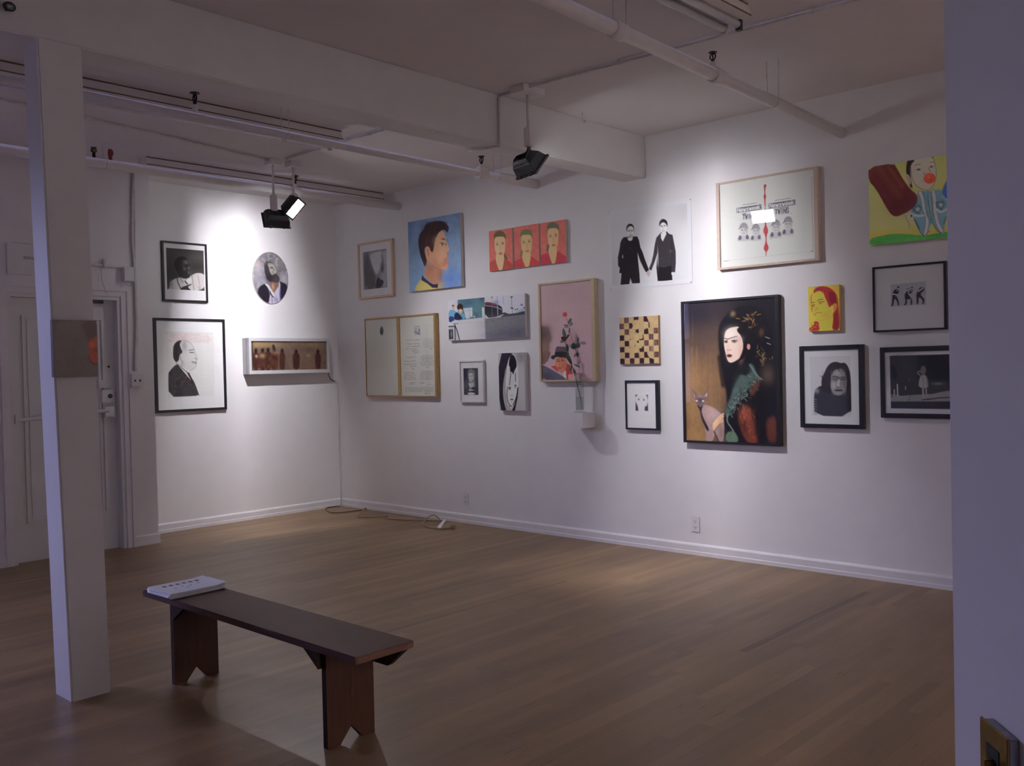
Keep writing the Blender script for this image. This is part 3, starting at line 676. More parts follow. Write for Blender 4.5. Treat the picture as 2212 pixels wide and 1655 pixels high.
# -- balding man drawing
A = Art([(65,785),(618,785),(632,1500),(85,1528)], 190, 250, (212,208,216), (196,192,202), .80)
A.poly([(150,878),(540,880),(545,1408),(165,1418)], (204,199,207), 0, 1).line([(150,878),(540,884)], (170,160,170), 2).line([(541,884),(546,1406)], (188,184,194), 2)
for i, y in enumerate((893, 903, 914, 925, 936, 946, 956)): A.scrib(150+(i*13) % 60, y, 500+(i*7) % 30, y+4, (204,110,126), 2.2, 7, 4, .8)
for i in range(9): A.scrib(155, 970+i*28, 215-(i % 3)*10, 968+i*28, (172,168,186), 1.4, 6, 3, .4)
A.poly([(165,1225),(180,1200),(235,1140),(270,1165),(330,1215),(350,1245),(385,1300),(408,1370),(422,1405),(330,1412),(170,1418)], (54,48,54), 1, 2)
for k in range(90):
    x = random.uniform(180,390); y = random.uniform(1190,1400)
    if y > 1160+(x-240)*.9: A.line([(x, y), (x+random.uniform(10,26), y-random.uniform(8,26))], random.choice([(34,30,36),(88,82,90),(60,54,60),(110,104,110)]), 2.2, 0, .6)
A.poly([(238,1140),(262,1130),(300,1180),(352,1275),(340,1262),(300,1215)], (200,196,204), 0, 1).line([(232,1138),(285,1180),(335,1225)], (50,46,52), 5, 1).line([(335,1215),(352,1250),(385,1310),(418,1400)], (44,40,46), 8, 1)
A.poly([(205,1050),(210,985),(245,950),(285,945),(262,975),(270,1010),(292,1045),(262,1075),(255,1115),(232,1135),(208,1100)], (42,36,42), 1, 2)
A.poly([(285,945),(335,952),(370,985),(385,1030),(398,1070),(412,1100),(402,1118),(400,1150),(385,1180),(350,1200),(300,1180),(262,1130),(255,1075),(290,1045),(268,1008)], (196,190,198), 1, 1.5)
A.line([(285,945),(335,952),(370,985),(388,1035),(400,1075),(412,1100),(400,1112),(402,1140),(392,1175),(350,1198)], (110,104,112), 2.4, 2)
for q, c_, w_ in (([(338,1030),(378,1022)], (60,55,62), 6), ([(345,1047),(378,1048)], (58,52,60), 7), ([(388,1095),(402,1100)], (60,55,62), 5), ([(362,1125),(400,1130)], (48,44,50), 6), ([(370,1140),(396,1140)], (120,112,120), 4)): A.line(q, c_, w_)
A.line([(252,1040),(262,1072),(272,1110),(290,1130)], (80,74,80), 4, 1).blob(300,990,16,34,(130,124,132),.6).blob(280,1150,14,14,(150,146,152),.6)
for i in range(6): A.line([(430,1200+i*36),(500,1196+i*36),(536,1206+i*30)], (188,186,194), 2, 1, .6)
picture('framed_drawing', 'large black frame with a pencil drawing of a balding man in profile, red handwriting above', 'framed drawing', G['por'], A, black_wood)
# -- oval bearded man
A = Art([(180,185),(1090,185),(1090,1515),(180,1515)], 110, 150, (108,100,116), (204,200,214))
A.noise(.15, 18).blob(330,620,90,150,(158,150,164),.9).blob(320,900,110,170,(134,124,146),.8).blob(450,930,60,90,(150,148,172),.7).blob(300,540,30,30,(176,130,140),.7).blob(900,480,110,80,(122,116,120),.7).blob(920,680,60,70,(92,84,104),.8).blob(980,850,90,110,(160,154,174),.8).specks((150,146,160), 6, .62, .5)
A.poly([(485,470),(540,430),(640,430),(720,500),(790,590),(800,660),(770,740),(850,820),(860,900),(800,1000),(700,970),(610,960),(530,900),(480,760),(465,600)], (54,46,58), 2, 3)
A.poly([(600,470),(700,480),(750,560),(790,640),(780,720),(720,740),(660,790),(610,700),(590,600),(560,500)], (150,142,140), 2, 3).line([(620,600),(670,570),(700,600),(735,650)], (60,50,62), 14, 1).blob(655,590,26,16,(40,34,46),.9).blob(690,690,18,40,(110,104,100),.6).blob(610,490,60,26,(112,108,96),.6).blob(620,860,110,70,(34,28,44),.9).blob(760,880,60,60,(70,66,66),.6)
A.poly([(290,1190),(330,1090),(470,1000),(520,1040),(600,1260),(570,1520),(250,1520)], (30,24,40), 1, 3).poly([(840,950),(880,925),(1080,1010),(1090,1520),(870,1450),(850,1180)], (32,26,44), 1, 3)
A.poly([(590,960),(700,960),(830,960),(830,1060),(770,1240),(700,1260),(610,1060)], (120,84,76), 1, 3).blob(680,1080,24,60,(176,140,110),.8)
A.poly([(490,1010),(560,1020),(700,1240),(830,1050),(850,930),(870,1000),(860,1300),(870,1520),(560,1520),(600,1290),(690,1330)], (170,160,190), 0, 2).line([(500,1025),(580,1100),(700,1310)], (190,184,200), 36, 1).line([(640,1330),(650,1500)], (90,60,90), 14).line([(780,1380),(800,1500)], (120,80,120), 14).blob(860,1280,16,120,(52,66,140),.9).blob(740,1390,36,50,(110,120,170),.8).line([(600,1200),(640,1310),(690,1350)], (80,44,52), 24, 1)
t = thing('oval_painting', 'small unframed oval painting of a bearded man on the back wall', 'painting', (0, -.808, 2.130), math.pi/2)
bm = bmesh.new(); n_ = 48; ra, rb = .2045, .2595
A1 = [bm.verts.new((ra*math.cos(2*math.pi*k/n_), -.001, rb+rb*math.sin(2*math.pi*k/n_))) for k in range(n_)]; B1 = [bm.verts.new((v.co.x, -.015, v.co.z)) for v in A1]
bm.faces.new(A1); bm.faces.new(B1[::-1]); [bm.faces.new((A1[k], B1[k], B1[(k+1) % n_], A1[(k+1) % n_])) for k in range(n_)]
bmobj('panel', bm, canvas_side, t); print_mesh('painted_canvas', A, -ra, ra, 0, 2*rb, -.0162, paint_matte, t, True)
# -- light box with a row of figures
A = Art([(305,180),(1880,155),(1890,735),(320,790)], 230, 85, (104,84,72), (214,210,220))
A.noise(.2, 22).noise(.16, 3).blob(450,240,200,50,(150,122,84),.8).blob(800,230,200,40,(146,116,92),.7).blob(1600,230,240,40,(140,108,84),.5).blob(1050,380,120,80,(108,78,86),.6).blob(1450,600,200,90,(112,80,70),.5).blob(1510,455,30,14,(160,130,90),.6)
def fig(x, hy, by, w_, cb, ch=(34,22,24), hs=1.0):
    A.poly([(x-w_*.9,hy+90),(x-w_*.4,hy+45),(x+w_*.4,hy+45),(x+w_,hy+100),(x+w_*1.05,hy+210),(x+w_*.8,by),(x-w_*.8,by),(x-w_,hy+200)], cb, 1, 3)
    A.ell(x, hy+22, 34*hs, 46*hs, ch, 0, 3)
    for _ in range(4): A.blob(x+random.uniform(-w_*.6,w_*.6), random.uniform(hy+110, by-30), 18, 30, random.choice([(100,60,42),(44,18,18),(86,36,26),(60,28,30)]), .7)
for a_ in ((420,355,780,68,(64,34,32)), (555,345,780,80,(72,42,34)), (670,335,778,74,(66,38,32)), (800,360,775,78,(84,46,36)), (960,345,765,60,(64,36,32)), (1250,355,755,74,(56,30,30)), (1705,345,740,62,(60,30,28))): fig(*a_)
A.poly([(750,245),(800,240),(835,360),(780,375),(755,320)], (48,40,44), 1, 2).line([(425,320),(428,370)], (52,34,34), 12).blob(430,490,16,18,(190,160,150),.8).blob(550,480,40,30,(170,130,90),.7).blob(810,410,30,26,(160,110,80),.7)
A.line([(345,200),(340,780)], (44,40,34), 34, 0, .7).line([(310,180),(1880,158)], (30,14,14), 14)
g = G['lbox']; uc = (g[2][0]+g[2][1])/2; W_ = (g[2][1]-g[2][0])/2; H_ = g[2][3]-g[2][2]
t = thing('light_box', 'deep white wall box framing a long brown picture of a row of figures', 'light box', (0, uc, g[2][2]), math.pi/2)
pr = g[3][0]; a_, b_, c_, e_ = pr[0]-uc, pr[1]-uc, pr[2]-g[2][2], pr[3]-g[2][2]
bm = bmesh.new()
for q in ((-W_, a_, 0, H_), (b_, W_, 0, H_), (a_, b_, 0, c_), (a_, b_, e_, H_)): add_box(bm, q[0], q[1], -.12, -.001, q[2], q[3])
add_box(bm, -W_-.0, -W_+.004, -.075, -.070, 0, H_)
bmobj('box_frame', bm, grey_frame, t); print_mesh('picture_panel', A, a_, b_, c_, e_, -.104, paint_satin, t)
# -- blurred figure, blond frame
A = Art([(222,765),(555,710),(572,1262),(235,1300)], 90, 115, (112,104,124), (176,168,180))
A.blob(240,950,30,260,(104,98,118),.7).poly([(245,770),(310,770),(330,900),(380,1040),(410,1120),(400,1290),(260,1295),(240,1100)], (62,56,64), 1, 9, .9)
A.poly([(330,790),(430,750),(490,740),(500,860),(470,1000),(430,1080),(400,1060),(360,960),(330,860)], (166,158,172), 1, 6, .9).blob(380,800,40,40,(150,142,156),.5).poly([(480,900),(510,740),(560,720),(572,1250),(500,1250),(470,1100)], (146,138,156), 1, 5, .8).line([(490,800),(510,900),(500,1020)], (70,62,80), 24, 1, .8, 6).blob(498,985,22,50,(50,42,56),.9)
A.poly([(400,1280),(410,1150),(440,1110),(470,1150),(520,1160),(520,1210),(480,1265),(430,1285)], (38,32,44), 1, 4).line([(430,1090),(400,1200)], (120,112,128), 14, 0, .5, 4).line([(225,768),(555,715)], (66,60,84), 16, 0, .7, 4).noise(.10, 4)
picture('framed_photograph', 'pale wood frame with a blurry grey photo, nearest the room corner', 'framed photo', G['smallpink'], A, blond_wood, border=(.026-.279, .534-.279, .022, .552))
# -- profile on blue
A = Art([(862,335),(1605,193),(1642,1245),(892,1328)], 170, 165, (110,138,176), (190,184,190))
A.vgrad([(0,(104,126,168)),(.4,(118,142,180)),(1,(120,148,188))]).noise(.08, 14).blob(1500,1150,120,90,(84,116,190),.8).blob(890,400,50,120,(82,104,154),.8).blob(1250,350,120,40,(118,134,170),.6)
A.poly([(950,1330),(1010,1210),(1075,1120),(1150,1180),(1300,1230),(1390,1290),(1390,1330)], (196,172,96), 1, 1.5).blob(1340,1240,40,40,(186,150,90),.8)
A.poly([(1090,1080),(1120,960),(1230,900),(1380,1000),(1330,1120),(1310,1240),(1200,1200)], (176,118,92), 1, 1.5).blob(1330,1080,30,70,(140,90,70),.7)
A.poly([(1110,700),(1200,560),(1310,450),(1380,460),(1405,560),(1430,640),(1465,745),(1420,775),(1435,830),(1430,890),(1445,960),(1430,1005),(1360,1010),(1250,970),(1160,940),(1130,860)], (206,146,112), 1, 1.5)
A.blob(1420,880,30,30,(188,110,104),.8).blob(1300,960,70,40,(178,116,92),.7).blob(1290,830,60,60,(210,150,118),.6).poly([(1330,565),(1380,555),(1410,585),(1360,580)], (60,38,34), 0, 1.5).poly([(1425,580),(1440,572),(1436,600)], (60,38,34), 0, 1).poly([(1335,640),(1370,625),(1385,655),(1345,665)], (52,38,36), 0, 1.5).blob(1342,662,8,8,(220,210,200),.9).line([(1405,630),(1420,660)], (60,44,40), 10).line([(1380,880),(1430,845)], (130,70,66), 6).line([(1425,770),(1455,760)], (130,80,64), 7)
A.poly([(1010,620),(1030,500),(1090,430),(1110,370),(1150,340),(1230,320),(1300,310),(1385,320),(1430,370),(1455,410),(1430,490),(1390,430),(1320,460),(1270,540),(1245,640),(1225,770),(1190,740),(1170,680),(1120,680),(1100,740),(1130,840),(1145,900),(1110,980),(1080,900),(1040,800)], (48,28,34), 1, 1.5)
for x in range(1130, 1440, 26): A.line([(x,350+abs(x-1270)*.12),(x+8,305+abs(x-1270)*.15)], (46,28,38), 9)
A.blob(1140,560,60,90,(72,42,40),.6).poly([(1110,690),(1160,670),(1190,720),(1175,800),(1190,860),(1150,860),(1115,780)], (200,140,112), 1, 1.5).line([(1150,720),(1165,800)], (150,92,76), 10)
A.poly([(1075,1080),(1100,1120),(1180,1190),(1240,1220),(1305,1215),(1300,1275),(1220,1270),(1150,1210),(1060,1160)], (44,34,66), 0, 1.5)
A.blob(1350,700,30,60,(222,166,132),.5).blob(1255,900,40,50,(170,112,90),.6).blob(1180,1000,50,60,(150,96,78),.6).blob(1400,930,26,20,(170,104,84),.6).blob(1300,600,50,40,(216,164,134),.5).line([(1430,640),(1455,720)], (236,190,160), 10, 1, .5).line([(1150,880),(1230,960),(1340,1010)], (130,80,66), 16, 1, .5, 5).blob(1130,450,60,60,(30,18,26),.6).line([(1200,360),(1150,500),(1130,680)], (84,52,50), 14, 1, .5, 4).line([(1300,340),(1240,450)], (92,58,66), 12, 1, .4, 4).line([(1400,380),(1430,430)], (100,60,74), 14, 1, .5, 4)
A.ell(1350,650,26,17,(226,214,206),0,1.5).ell(1354,648,13,15,(38,28,28),0,1.2).line([(1325,632),(1352,622),(1384,640)], (40,26,26), 9, 1).line([(1330,668),(1375,668)], (140,90,76), 5, 0, .7)
picture('canvas_painting', 'square canvas painted with a dark-haired man in profile on blue', 'painting', G['blue'], A)
# -- three coral panels
pn = [[(258,500),(768,420),(780,1315),(278,1375)], [(800,410),(1345,325),(1355,1245),(815,1300)], [(1368,330),(1925,235),(1955,1170),(1395,1230)]]
def face3(q, cx, top, cy_eye, my, ch, hair, skin, shirt, neckx):
    A = Art(q, 72, 90, (196,96,86), (188,182,188)).noise(.06, 8)
    sx = 1.0
    A.poly([(cx+70,my-60),(cx+150,my+60),(cx+175,my+150),(cx+110,my+140),(cx+60,my+60)], hair, 1, 1.5) if neckx > 0 else A.poly([(cx-110,my-40),(cx-140,my+60),(cx-140,my+160),(cx-80,my+100),(cx-70,my)], hair, 1, 1.5)
    by = q[3][1]+40
    A.poly([(q[0][0]-20,ch+190),(cx-100,ch+90),(cx-70,ch+60),(cx+70,ch+60),(cx+110,ch+70),(q[1][0]+30,ch+200),(q[1][0]+30,by),(q[0][0]-20,by)], shirt, 0, 1.2)
    A.poly([(cx-85,ch-40),(cx+85,ch-40),(cx+95,ch+90),(cx+50,by-60),(cx-10,by-40),(cx-70,ch+190),(cx-95,ch+90)], skin, 1, 1.2)
    A.ell(cx, top+110, 135, 130, hair, 0, 1.2)
    A.poly([(cx-118,top+150),(cx-70,top+110),(cx+90,top+110),(cx+120,top+170),(cx+115,cy_eye+120),(cx+85,ch),(cx+10,ch+60),(cx-70,ch-10),(cx-115,cy_eye+100)], skin, 1, 1.2)
    A.blob(cx+60, cy_eye+60, 36, 90, (204,150,104), .45)
    A.ell(cx-55, cy_eye+14, 26, 15, (96,96,100), 0, 1.2).ell(cx+62, cy_eye-10, 26, 15, (80,74,84), 0, 1.2).line([(cx+4,cy_eye+30),(cx+14,cy_eye+130)], (158,120,90), 10)
    A.line([(cx-85,cy_eye-22),(cx-30,cy_eye-26)], (110,92,60), 9).line([(cx+34,cy_eye-44),(cx+90,cy_eye-46)], (110,92,60), 9)
    A.ell(cx+16, my, 44, 24, (178,62,56), -.12, 1.2).line([(cx-10,my),(cx+42,my-5)], (200,150,150), 7)
    return A
Aa = face3(pn[0], 500, 505, 780, 985, 1020, (96,84,56), (212,170,128), (176,66,58), 1)
Ab = face3(pn[1], 1075, 465, 735, 930, 980, (112,106,72), (200,166,112), (184,52,62), -1)
Ac = face3(pn[2], 1650, 320, 600, 800, 860, (96,92,76), (212,166,118), (184,48,66), -1)
for A, gk, lb in ((Aa, 'tri1', 'left coral panel of three, painted woman facing front, dark ponytail right'), (Ab, 'tri2', 'middle coral panel of the three painted women'), (Ac, 'tri3', 'right coral panel of three, painted woman with raised brows and red collar')):
    picture('canvas_painting', lb, 'painting', G[gk], A, group='three coral portrait panels')
# -- double frame, text
A1 = Art([(205,310),(692,262),(740,1470),(245,1465)], 100, 160, (172,165,164), (182,176,184), .80).ell(455,465,28,68,(44,44,50),.0,2).blob(455,430,10,20,(96,98,104),.7)
A2 = Art([(738,255),(1262,222),(1315,1475),(778,1478)], 200, 320, (172,165,164), (182,176,184), .80)
A2.line([(965,395),(1045,390)], (92,88,110), 9, 0, .7).line([(965,420),(1050,415)], (92,88,110), 7, 0, .6)
for x in (975,1000,1030,1048): A2.line([(x,430),(x+4,520)], (52,50,84), 10, 0, .9)
A2.line([(968,470),(1052,520)], (60,56,92), 8).line([(1000,520),(1052,440)], (60,56,92), 7)
for y, xa, xb in ((605,840,1060),(665,840,1040),(705,838,1060),(745,838,1010),(775,930,1035),(802,960,1035),(872,845,1000),(932,812,990),(980,812,1005),(1015,890,995),(1055,915,978),(1112,805,970),(1140,810,990),(1165,805,985),(1190,808,995),(1218,808,1005),(1268,900,1000),(1292,900,975)): A2.scrib(xa, y, xb, y-6, (92,88,104), 5.5, 10, 6, .85)
for y0, y1, xa, xb, st in ((590,720,1095,1265,25),(845,1010,1065,1275,17),(1090,1240,1055,1280,17),(1300,1320,1170,1275,20),(1345,1430,820,1285,17)):
    y = y0
    while y < y1: A2.scrib(xa+random.uniform(0,20), y, xb-random.uniform(0,20), y-6, (112,108,120), 5, 9, 4, .75); y += st
for y, xa, xb in ((745,1215,1240),(1020,1165,1200),(1270,1060,1130),(1440,1145,1220)): A2.scrib(xa, y, xb, y, (84,80,96), 7, 8, 7, .9)
picture('framed_document', 'double gold wood frame, left pane nearly blank and right pane full of handwriting', 'framed document', G['dip'], [A1, A2], gold_wood)
# -- photo panel: two people behind a white desk, and a stadium car park
A = Art([(185,300),(1935,160),(1945,1145),(200,1222)], 260, 140, (196,190,200), (190,184,190))
A.poly([(410,270),(1015,210),(1035,720),(420,790)], (76,110,130), 0, 1).blob(650,330,160,60,(56,84,110),.7).blob(900,420,100,160,(84,122,128),.6).blob(980,260,60,60,(48,70,96),.7)
A.poly([(540,480),(745,460),(750,700),(600,720)], (184,184,196), 0, 1.2).line([(675,470),(682,700)], (130,140,156), 10).line([(540,535),(745,525)], (140,150,166), 10).poly([(962,465),(1025,460),(1030,695),(970,695)], (178,186,186), 0, 1.2)
A.line([(820,570),(800,640)], (60,80,80), 14).line([(780,570),(860,580)], (70,96,90), 16).ell(790,660,26,36,(66,62,70),0,1.2).blob(788,668,12,16,(220,216,220),.9).line([(850,610),(850,690)], (60,70,76), 20).line([(700,690),(760,700)], (64,90,96), 22)
A.poly([(200,530),(280,500),(360,530),(400,600),(380,740),(240,790),(205,760)], (98,154,196), 1, 1.2).poly([(205,650),(330,670),(340,740),(250,800),(205,790)], (36,54,112), 1, 1.5)
A.poly([(370,540),(440,570),(560,590),(590,700),(520,740),(360,750)], (92,150,184), 1, 1.2).poly([(330,600),(390,560),(460,620),(530,720),(480,740),(330,750)], (30,34,66), 1, 1.5)
A.ell(310,455,34,52,(196,160,150),0,1.2).ell(305,412,32,18,(128,50,56),0,1.2).ell(465,450,72,82,(52,34,34),0,1.5).poly([(430,500),(500,490),(525,540),(500,590),(455,580),(425,545)], (206,164,130), 1, 1.2).line([(425,485),(525,475)], (60,40,34), 22)
A.poly([(285,790),(480,745),(1040,690),(1045,1200),(470,1220),(350,870),(290,830)], (190,182,192), 0, 1.2).line([(300,826),(560,812),(1035,790)], (160,152,164), 8, 0, .7).line([(300,832),(420,826)], (70,60,80), 12)
A.poly([(200,870),(330,850),(380,960),(460,1220),(200,1225)], (170,164,176), 0, 1.2).line([(340,850),(400,1010),(455,1225)], (40,36,46), 22).line([(200,895),(340,890)], (34,30,40), 22).line([(345,890),(348,1225)], (30,28,36), 22).poly([(200,960),(300,955),(305,1180),(205,1190)], (44,42,52), 0, 1.2).blob(260,1060,14,60,(130,126,140),.8)
A.poly([(1025,180),(1940,150),(1945,640),(1040,720)], (186,180,196), 0, 1)
A.poly([(1025,335),(1180,350),(1340,400),(1440,480),(1430,600),(1350,680),(1035,710)], (40,36,50), 1, 1.2).poly([(1030,345),(1180,360),(1330,410),(1330,440),(1180,400),(1030,395)], (124,40,54), 0, 1.2).line([(1030,420),(1200,440),(1340,480),(1435,530)], (132,130,150), 20, 1).line([(1400,620),(1480,600),(1560,640)], (44,40,54), 40, 1)
A.poly([(1400,665),(1500,615),(1640,615),(1790,590),(1945,540),(1945,650),(1400,700)], (56,56,70), 0, 1.5).poly([(1700,590),(1860,500),(1945,470),(1945,560)], (150,160,176), 0, 2)
A.line([(1195,260),(1200,700)], (134,120,130), 9, 0, .7).ell(1195,225,22,28,(156,110,120),0,1.5).line([(1315,190),(1328,660)], (150,148,170), 16).line([(1445,180),(1462,400)], (150,130,150), 9).line([(1640,240),(1655,610)], (70,60,80), 9).poly([(1605,225),(1680,222),(1645,262)], (30,26,38), 0, 1.2).ell(1868,418,26,24,(88,92,160),0,1.2).blob(1290,350,40,30,(120,116,176),.8)
for x, y in ((1630,485),(1665,492),(1725,525),(1770,510),(1922,482)): A.ell(x, y, 15, 17, (36,34,44), 0, 1.2)
A.poly([(1038,725),(1400,690),(1945,635),(1950,1150),(1048,1195)], (108,104,116), 0, 1).blob(1250,850,240,110,(118,116,122),.6).blob(1700,1050,220,90,(82,78,100),.7).blob(1300,1100,240,70,(92,88,108),.6)
A.line([(1025,215),(1040,1195)], (52,50,66), 7, 0, .8)
picture('mounted_photograph', 'unframed photo panel of seated people at a white desk beside a stadium car park', 'photograph', G['bath'], A, border=white_frame, names='print')
# -- bust
A = Art([(390,545),(695,535),(720,1100),(412,1103)], 72, 110, (52,48,66), (182,176,182)).blob(450,860,50,90,(84,80,92),.8).blob(640,700,50,150,(74,72,84),.6).blob(440,700,30,100,(36,32,54),.8)
A.poly([(485,620),(500,570),(555,552),(610,575),(632,640),(625,760),(640,850),(650,940),(620,930),(500,900),(510,800),(490,720)], (112,110,112), 1, 1.5).poly([(505,660),(555,640),(602,660),(605,740),(585,800),(555,825),(525,800),(508,740)], (164,160,160), 1, 1.5)
A.ell(528,705,16,8,(40,36,44),0,1.2).ell(580,700,16,8,(40,36,44),0,1.2).line([(553,700),(549,765)], (96,92,96), 8).line([(535,785),(572,782)], (56,52,58), 7).poly([(510,850),(550,855),(600,830),(620,880),(600,945),(530,945),(510,900)], (160,156,158), 1, 1.5)
for y in (575,600,625): A.line([(495,y+14),(555,y-4),(620,y+10)], (84,82,88), 6, 1)
A.line([(545,945),(545,1000)], (130,126,130), 46).line([(515,1000),(612,1000)], (172,168,170), 16).ell(568,1075,78,24,(176,172,172),0,1.5).line([(420,985),(715,960)], (36,32,50), 10, 0, .5)
picture('framed_photograph', 'small white frame with a photo of a marble bust on a pedestal', 'framed photo', G['bust'], A, white_frame, border=(-.144, .144, .012, .374))
# -- pale hair, black background
A = Art([(1133,222),(1672,210),(1722,1445),(1158,1425)], 110, 190, (160,154,160), (184,178,184)).blob(1600,300,90,90,(110,104,114),.8).blob(1640,900,60,300,(176,170,174),.4)
A.poly([(1130,215),(1420,210),(1430,260),(1350,380),(1290,600),(1240,800),(1230,1000),(1250,1250),(1320,1440),(1150,1440)], (34,28,44), 1, 2).poly([(1420,1440),(1480,1300),(1530,1100),(1545,930),(1500,850),(1560,950),(1545,1150),(1490,1440)], (28,22,36), 0, 2)
A.poly([(1400,240),(1460,240),(1510,330),(1545,520),(1555,760),(1545,960),(1500,1200),(1440,1350),(1380,1450),(1300,1450),(1240,1150),(1232,900),(1260,700),(1320,450),(1350,330)], (184,178,182), 2, 1.5)
A.line([(1300,560),(1262,800),(1262,1000),(1290,1250),(1330,1430)], (128,120,116), 50, 1, .8).line([(1350,420),(1310,640),(1300,820)], (210,206,210), 18, 1).line([(1395,620),(1380,780),(1370,880)], (96,88,96), 22, 1).line([(1490,640),(1495,800)], (110,100,112), 22, 1).line([(1545,700),(1548,900)], (200,196,200), 10)
A.poly([(1380,260),(1420,245),(1470,280),(1510,380),(1520,500),(1480,560),(1445,680),(1420,600),(1380,620),(1370,470),(1345,500),(1360,350)], (26,18,34), 1, 2)
A.poly([(1325,960),(1400,900),(1420,960),(1460,860),(1510,900),(1525,960),(1500,1150),(1440,1290),(1400,1325),(1350,1250),(1325,1120)], (190,184,188), 1, 1.5).line([(1330,920),(1312,1060),(1330,1230),(1380,1330),(1420,1335)], (40,30,44), 16, 1).line([(1545,950),(1520,1150),(1450,1310)], (24,18,30), 20, 1)
A.poly([(1340,960),(1360,920),(1405,930),(1400,950)], (44,34,46), 0, 1.5).ell(1372,970,24,16,(50,42,52),0,1.2).blob(1362,966,7,6,(200,196,204),.9).poly([(1465,890),(1500,870),(1520,920),(1490,910)], (40,30,44), 0, 1.5).line([(1478,930),(1498,940)], (48,40,50), 14).blob(1420,1105,14,8,(110,102,112),.8).ell(1420,1190,34,18,(96,88,100),0,1.5).line([(1390,1195),(1450,1190)], (44,38,50), 6).line([(1395,1245),(1445,1245)], (140,132,142), 6)
A.line([(1360,1330),(1400,1450)], (150,144,150), 40)
picture('mounted_photograph', 'unframed black-and-white panel of a woman with long pale fringe', 'photograph', G['hair'], A, border=white_frame, names='print')
# -- pink wall, man in a hat, and rose
A = Art([(178,175),(890,105),(945,1525),(205,1528)], 190, 340, (176,140,150), (178,170,178))
A.vgrad([(0,(172,138,148)),(.4,(180,142,152)),(1,(184,148,160))]).noise(.05, 30).noise(.03, 3)
A.poly([(170,740),(225,745),(290,780),(325,850),(340,930),(300,1010),(310,1070),(280,1200),(240,1290),(170,1290)], (112,86,86), 1, 8).blob(205,860,75,85,(84,64,68),.95).blob(270,800,45,40,(104,80,84),.8).blob(330,920,18,40,(128,100,108),.6).blob(225,1050,60,70,(140,104,92),.9).poly([(190,1150),(260,1080),(330,1130),(270,1250),(240,1300),(190,1290)], (120,86,80), 1, 4).line([(320,1130),(275,1250)], (84,60,74), 16, 1, .8)
A.poly([(185,1290),(280,1340),(420,1420),(540,1500),(560,1535),(190,1535)], (92,88,108), 1, 3).blob(260,1480,70,50,(64,54,74),.7)
A.poly([(330,1330),(400,1310),(560,1290),(620,1310),(650,1440),(600,1530),(560,1530),(540,1400),(420,1400)], (182,52,50), 0, 1.5)
A.poly([(390,1190),(540,1190),(552,1300),(540,1360),(500,1440),(450,1400),(400,1330)], (196,116,88), 1, 1.5).ell(552,1260,12,36,(190,120,96),0,1.2)
A.poly([(500,1430),(545,1380),(555,1500),(520,1490)], (206,190,204), 0, 1.2).line([(425,1250),(450,1250)], (70,36,30), 12).line([(480,1245),(515,1243)], (70,36,30), 12).line([(415,1225),(455,1222)], (88,46,36), 7).line([(475,1220),(520,1216)], (88,46,36), 7).line([(458,1250),(452,1310)], (170,92,70), 8).ell(455,1352,28,12,(150,64,70),0,1.5).blob(500,1310,26,40,(178,98,72),.6)
A.poly([(325,1190),(345,1165),(395,1160),(480,1180),(570,1170),(600,1180),(585,1225),(560,1215),(480,1185),(400,1190),(370,1230),(335,1215)], (52,46,54), 1, 1.5).poly([(380,1180),(395,1060),(420,1032),(480,1042),(540,1040),(560,1080),(575,1190),(480,1190)], (92,74,86), 1, 1.5).poly([(380,1180),(385,1120),(460,1110),(570,1120),(575,1185),(480,1200)], (48,44,50), 0, 2)
A.poly([(580,1440),(640,1440),(650,1500),(630,1530),(580,1530)], (196,140,130), 1, 2)
A.line([(545,620),(580,740),(640,970),(690,1100),(720,1240),(745,1340),(752,1520)], (116,70,78), 6, 1).ell(527,580,32,34,(178,42,44),0,1.5).blob(520,570,12,12,(200,70,66),.7)
for x, y, rx, ry, an in ((598,676,46,22,-1.15),(545,736,36,14,.2),(618,720,34,14,-.9),(545,762,32,8,.05),(592,810,12,42,.1),(655,1035,38,48,0),(718,1025,36,40,.2),(714,945,14,42,.12),(795,990,42,24,.15),(680,1165,34,14,-1.1),(714,1158,18,34,.1),(710,1320,52,14,.45)): A.ell(x, y, rx, ry, random.choice([(78,84,84),(70,78,76),(90,92,90)]) if x < 760 else (126,104,112), an, 1.5)
for y in range(1440, 1530, 22): A.line([(755,y),(775,y+6)], (70,50,60), 7)
A.line([(700,1440),(750,1440)], (130,96,106), 6).line([(775,1430),(790,1520)], (150,120,150), 8, 0, .6).line([(815,1430),(825,1520)], (140,110,144), 8, 0, .6).line([(680,1100),(690,1520)], (190,160,168), 5, 0, .4).line([(835,1520),(940,1524)], (150,84,70), 7)
picture('framed_photograph', 'tall light wood frame with a pink photo of a hatted man, above the shelf', 'framed photo', G['pink'], A, light_wood, gl=True)
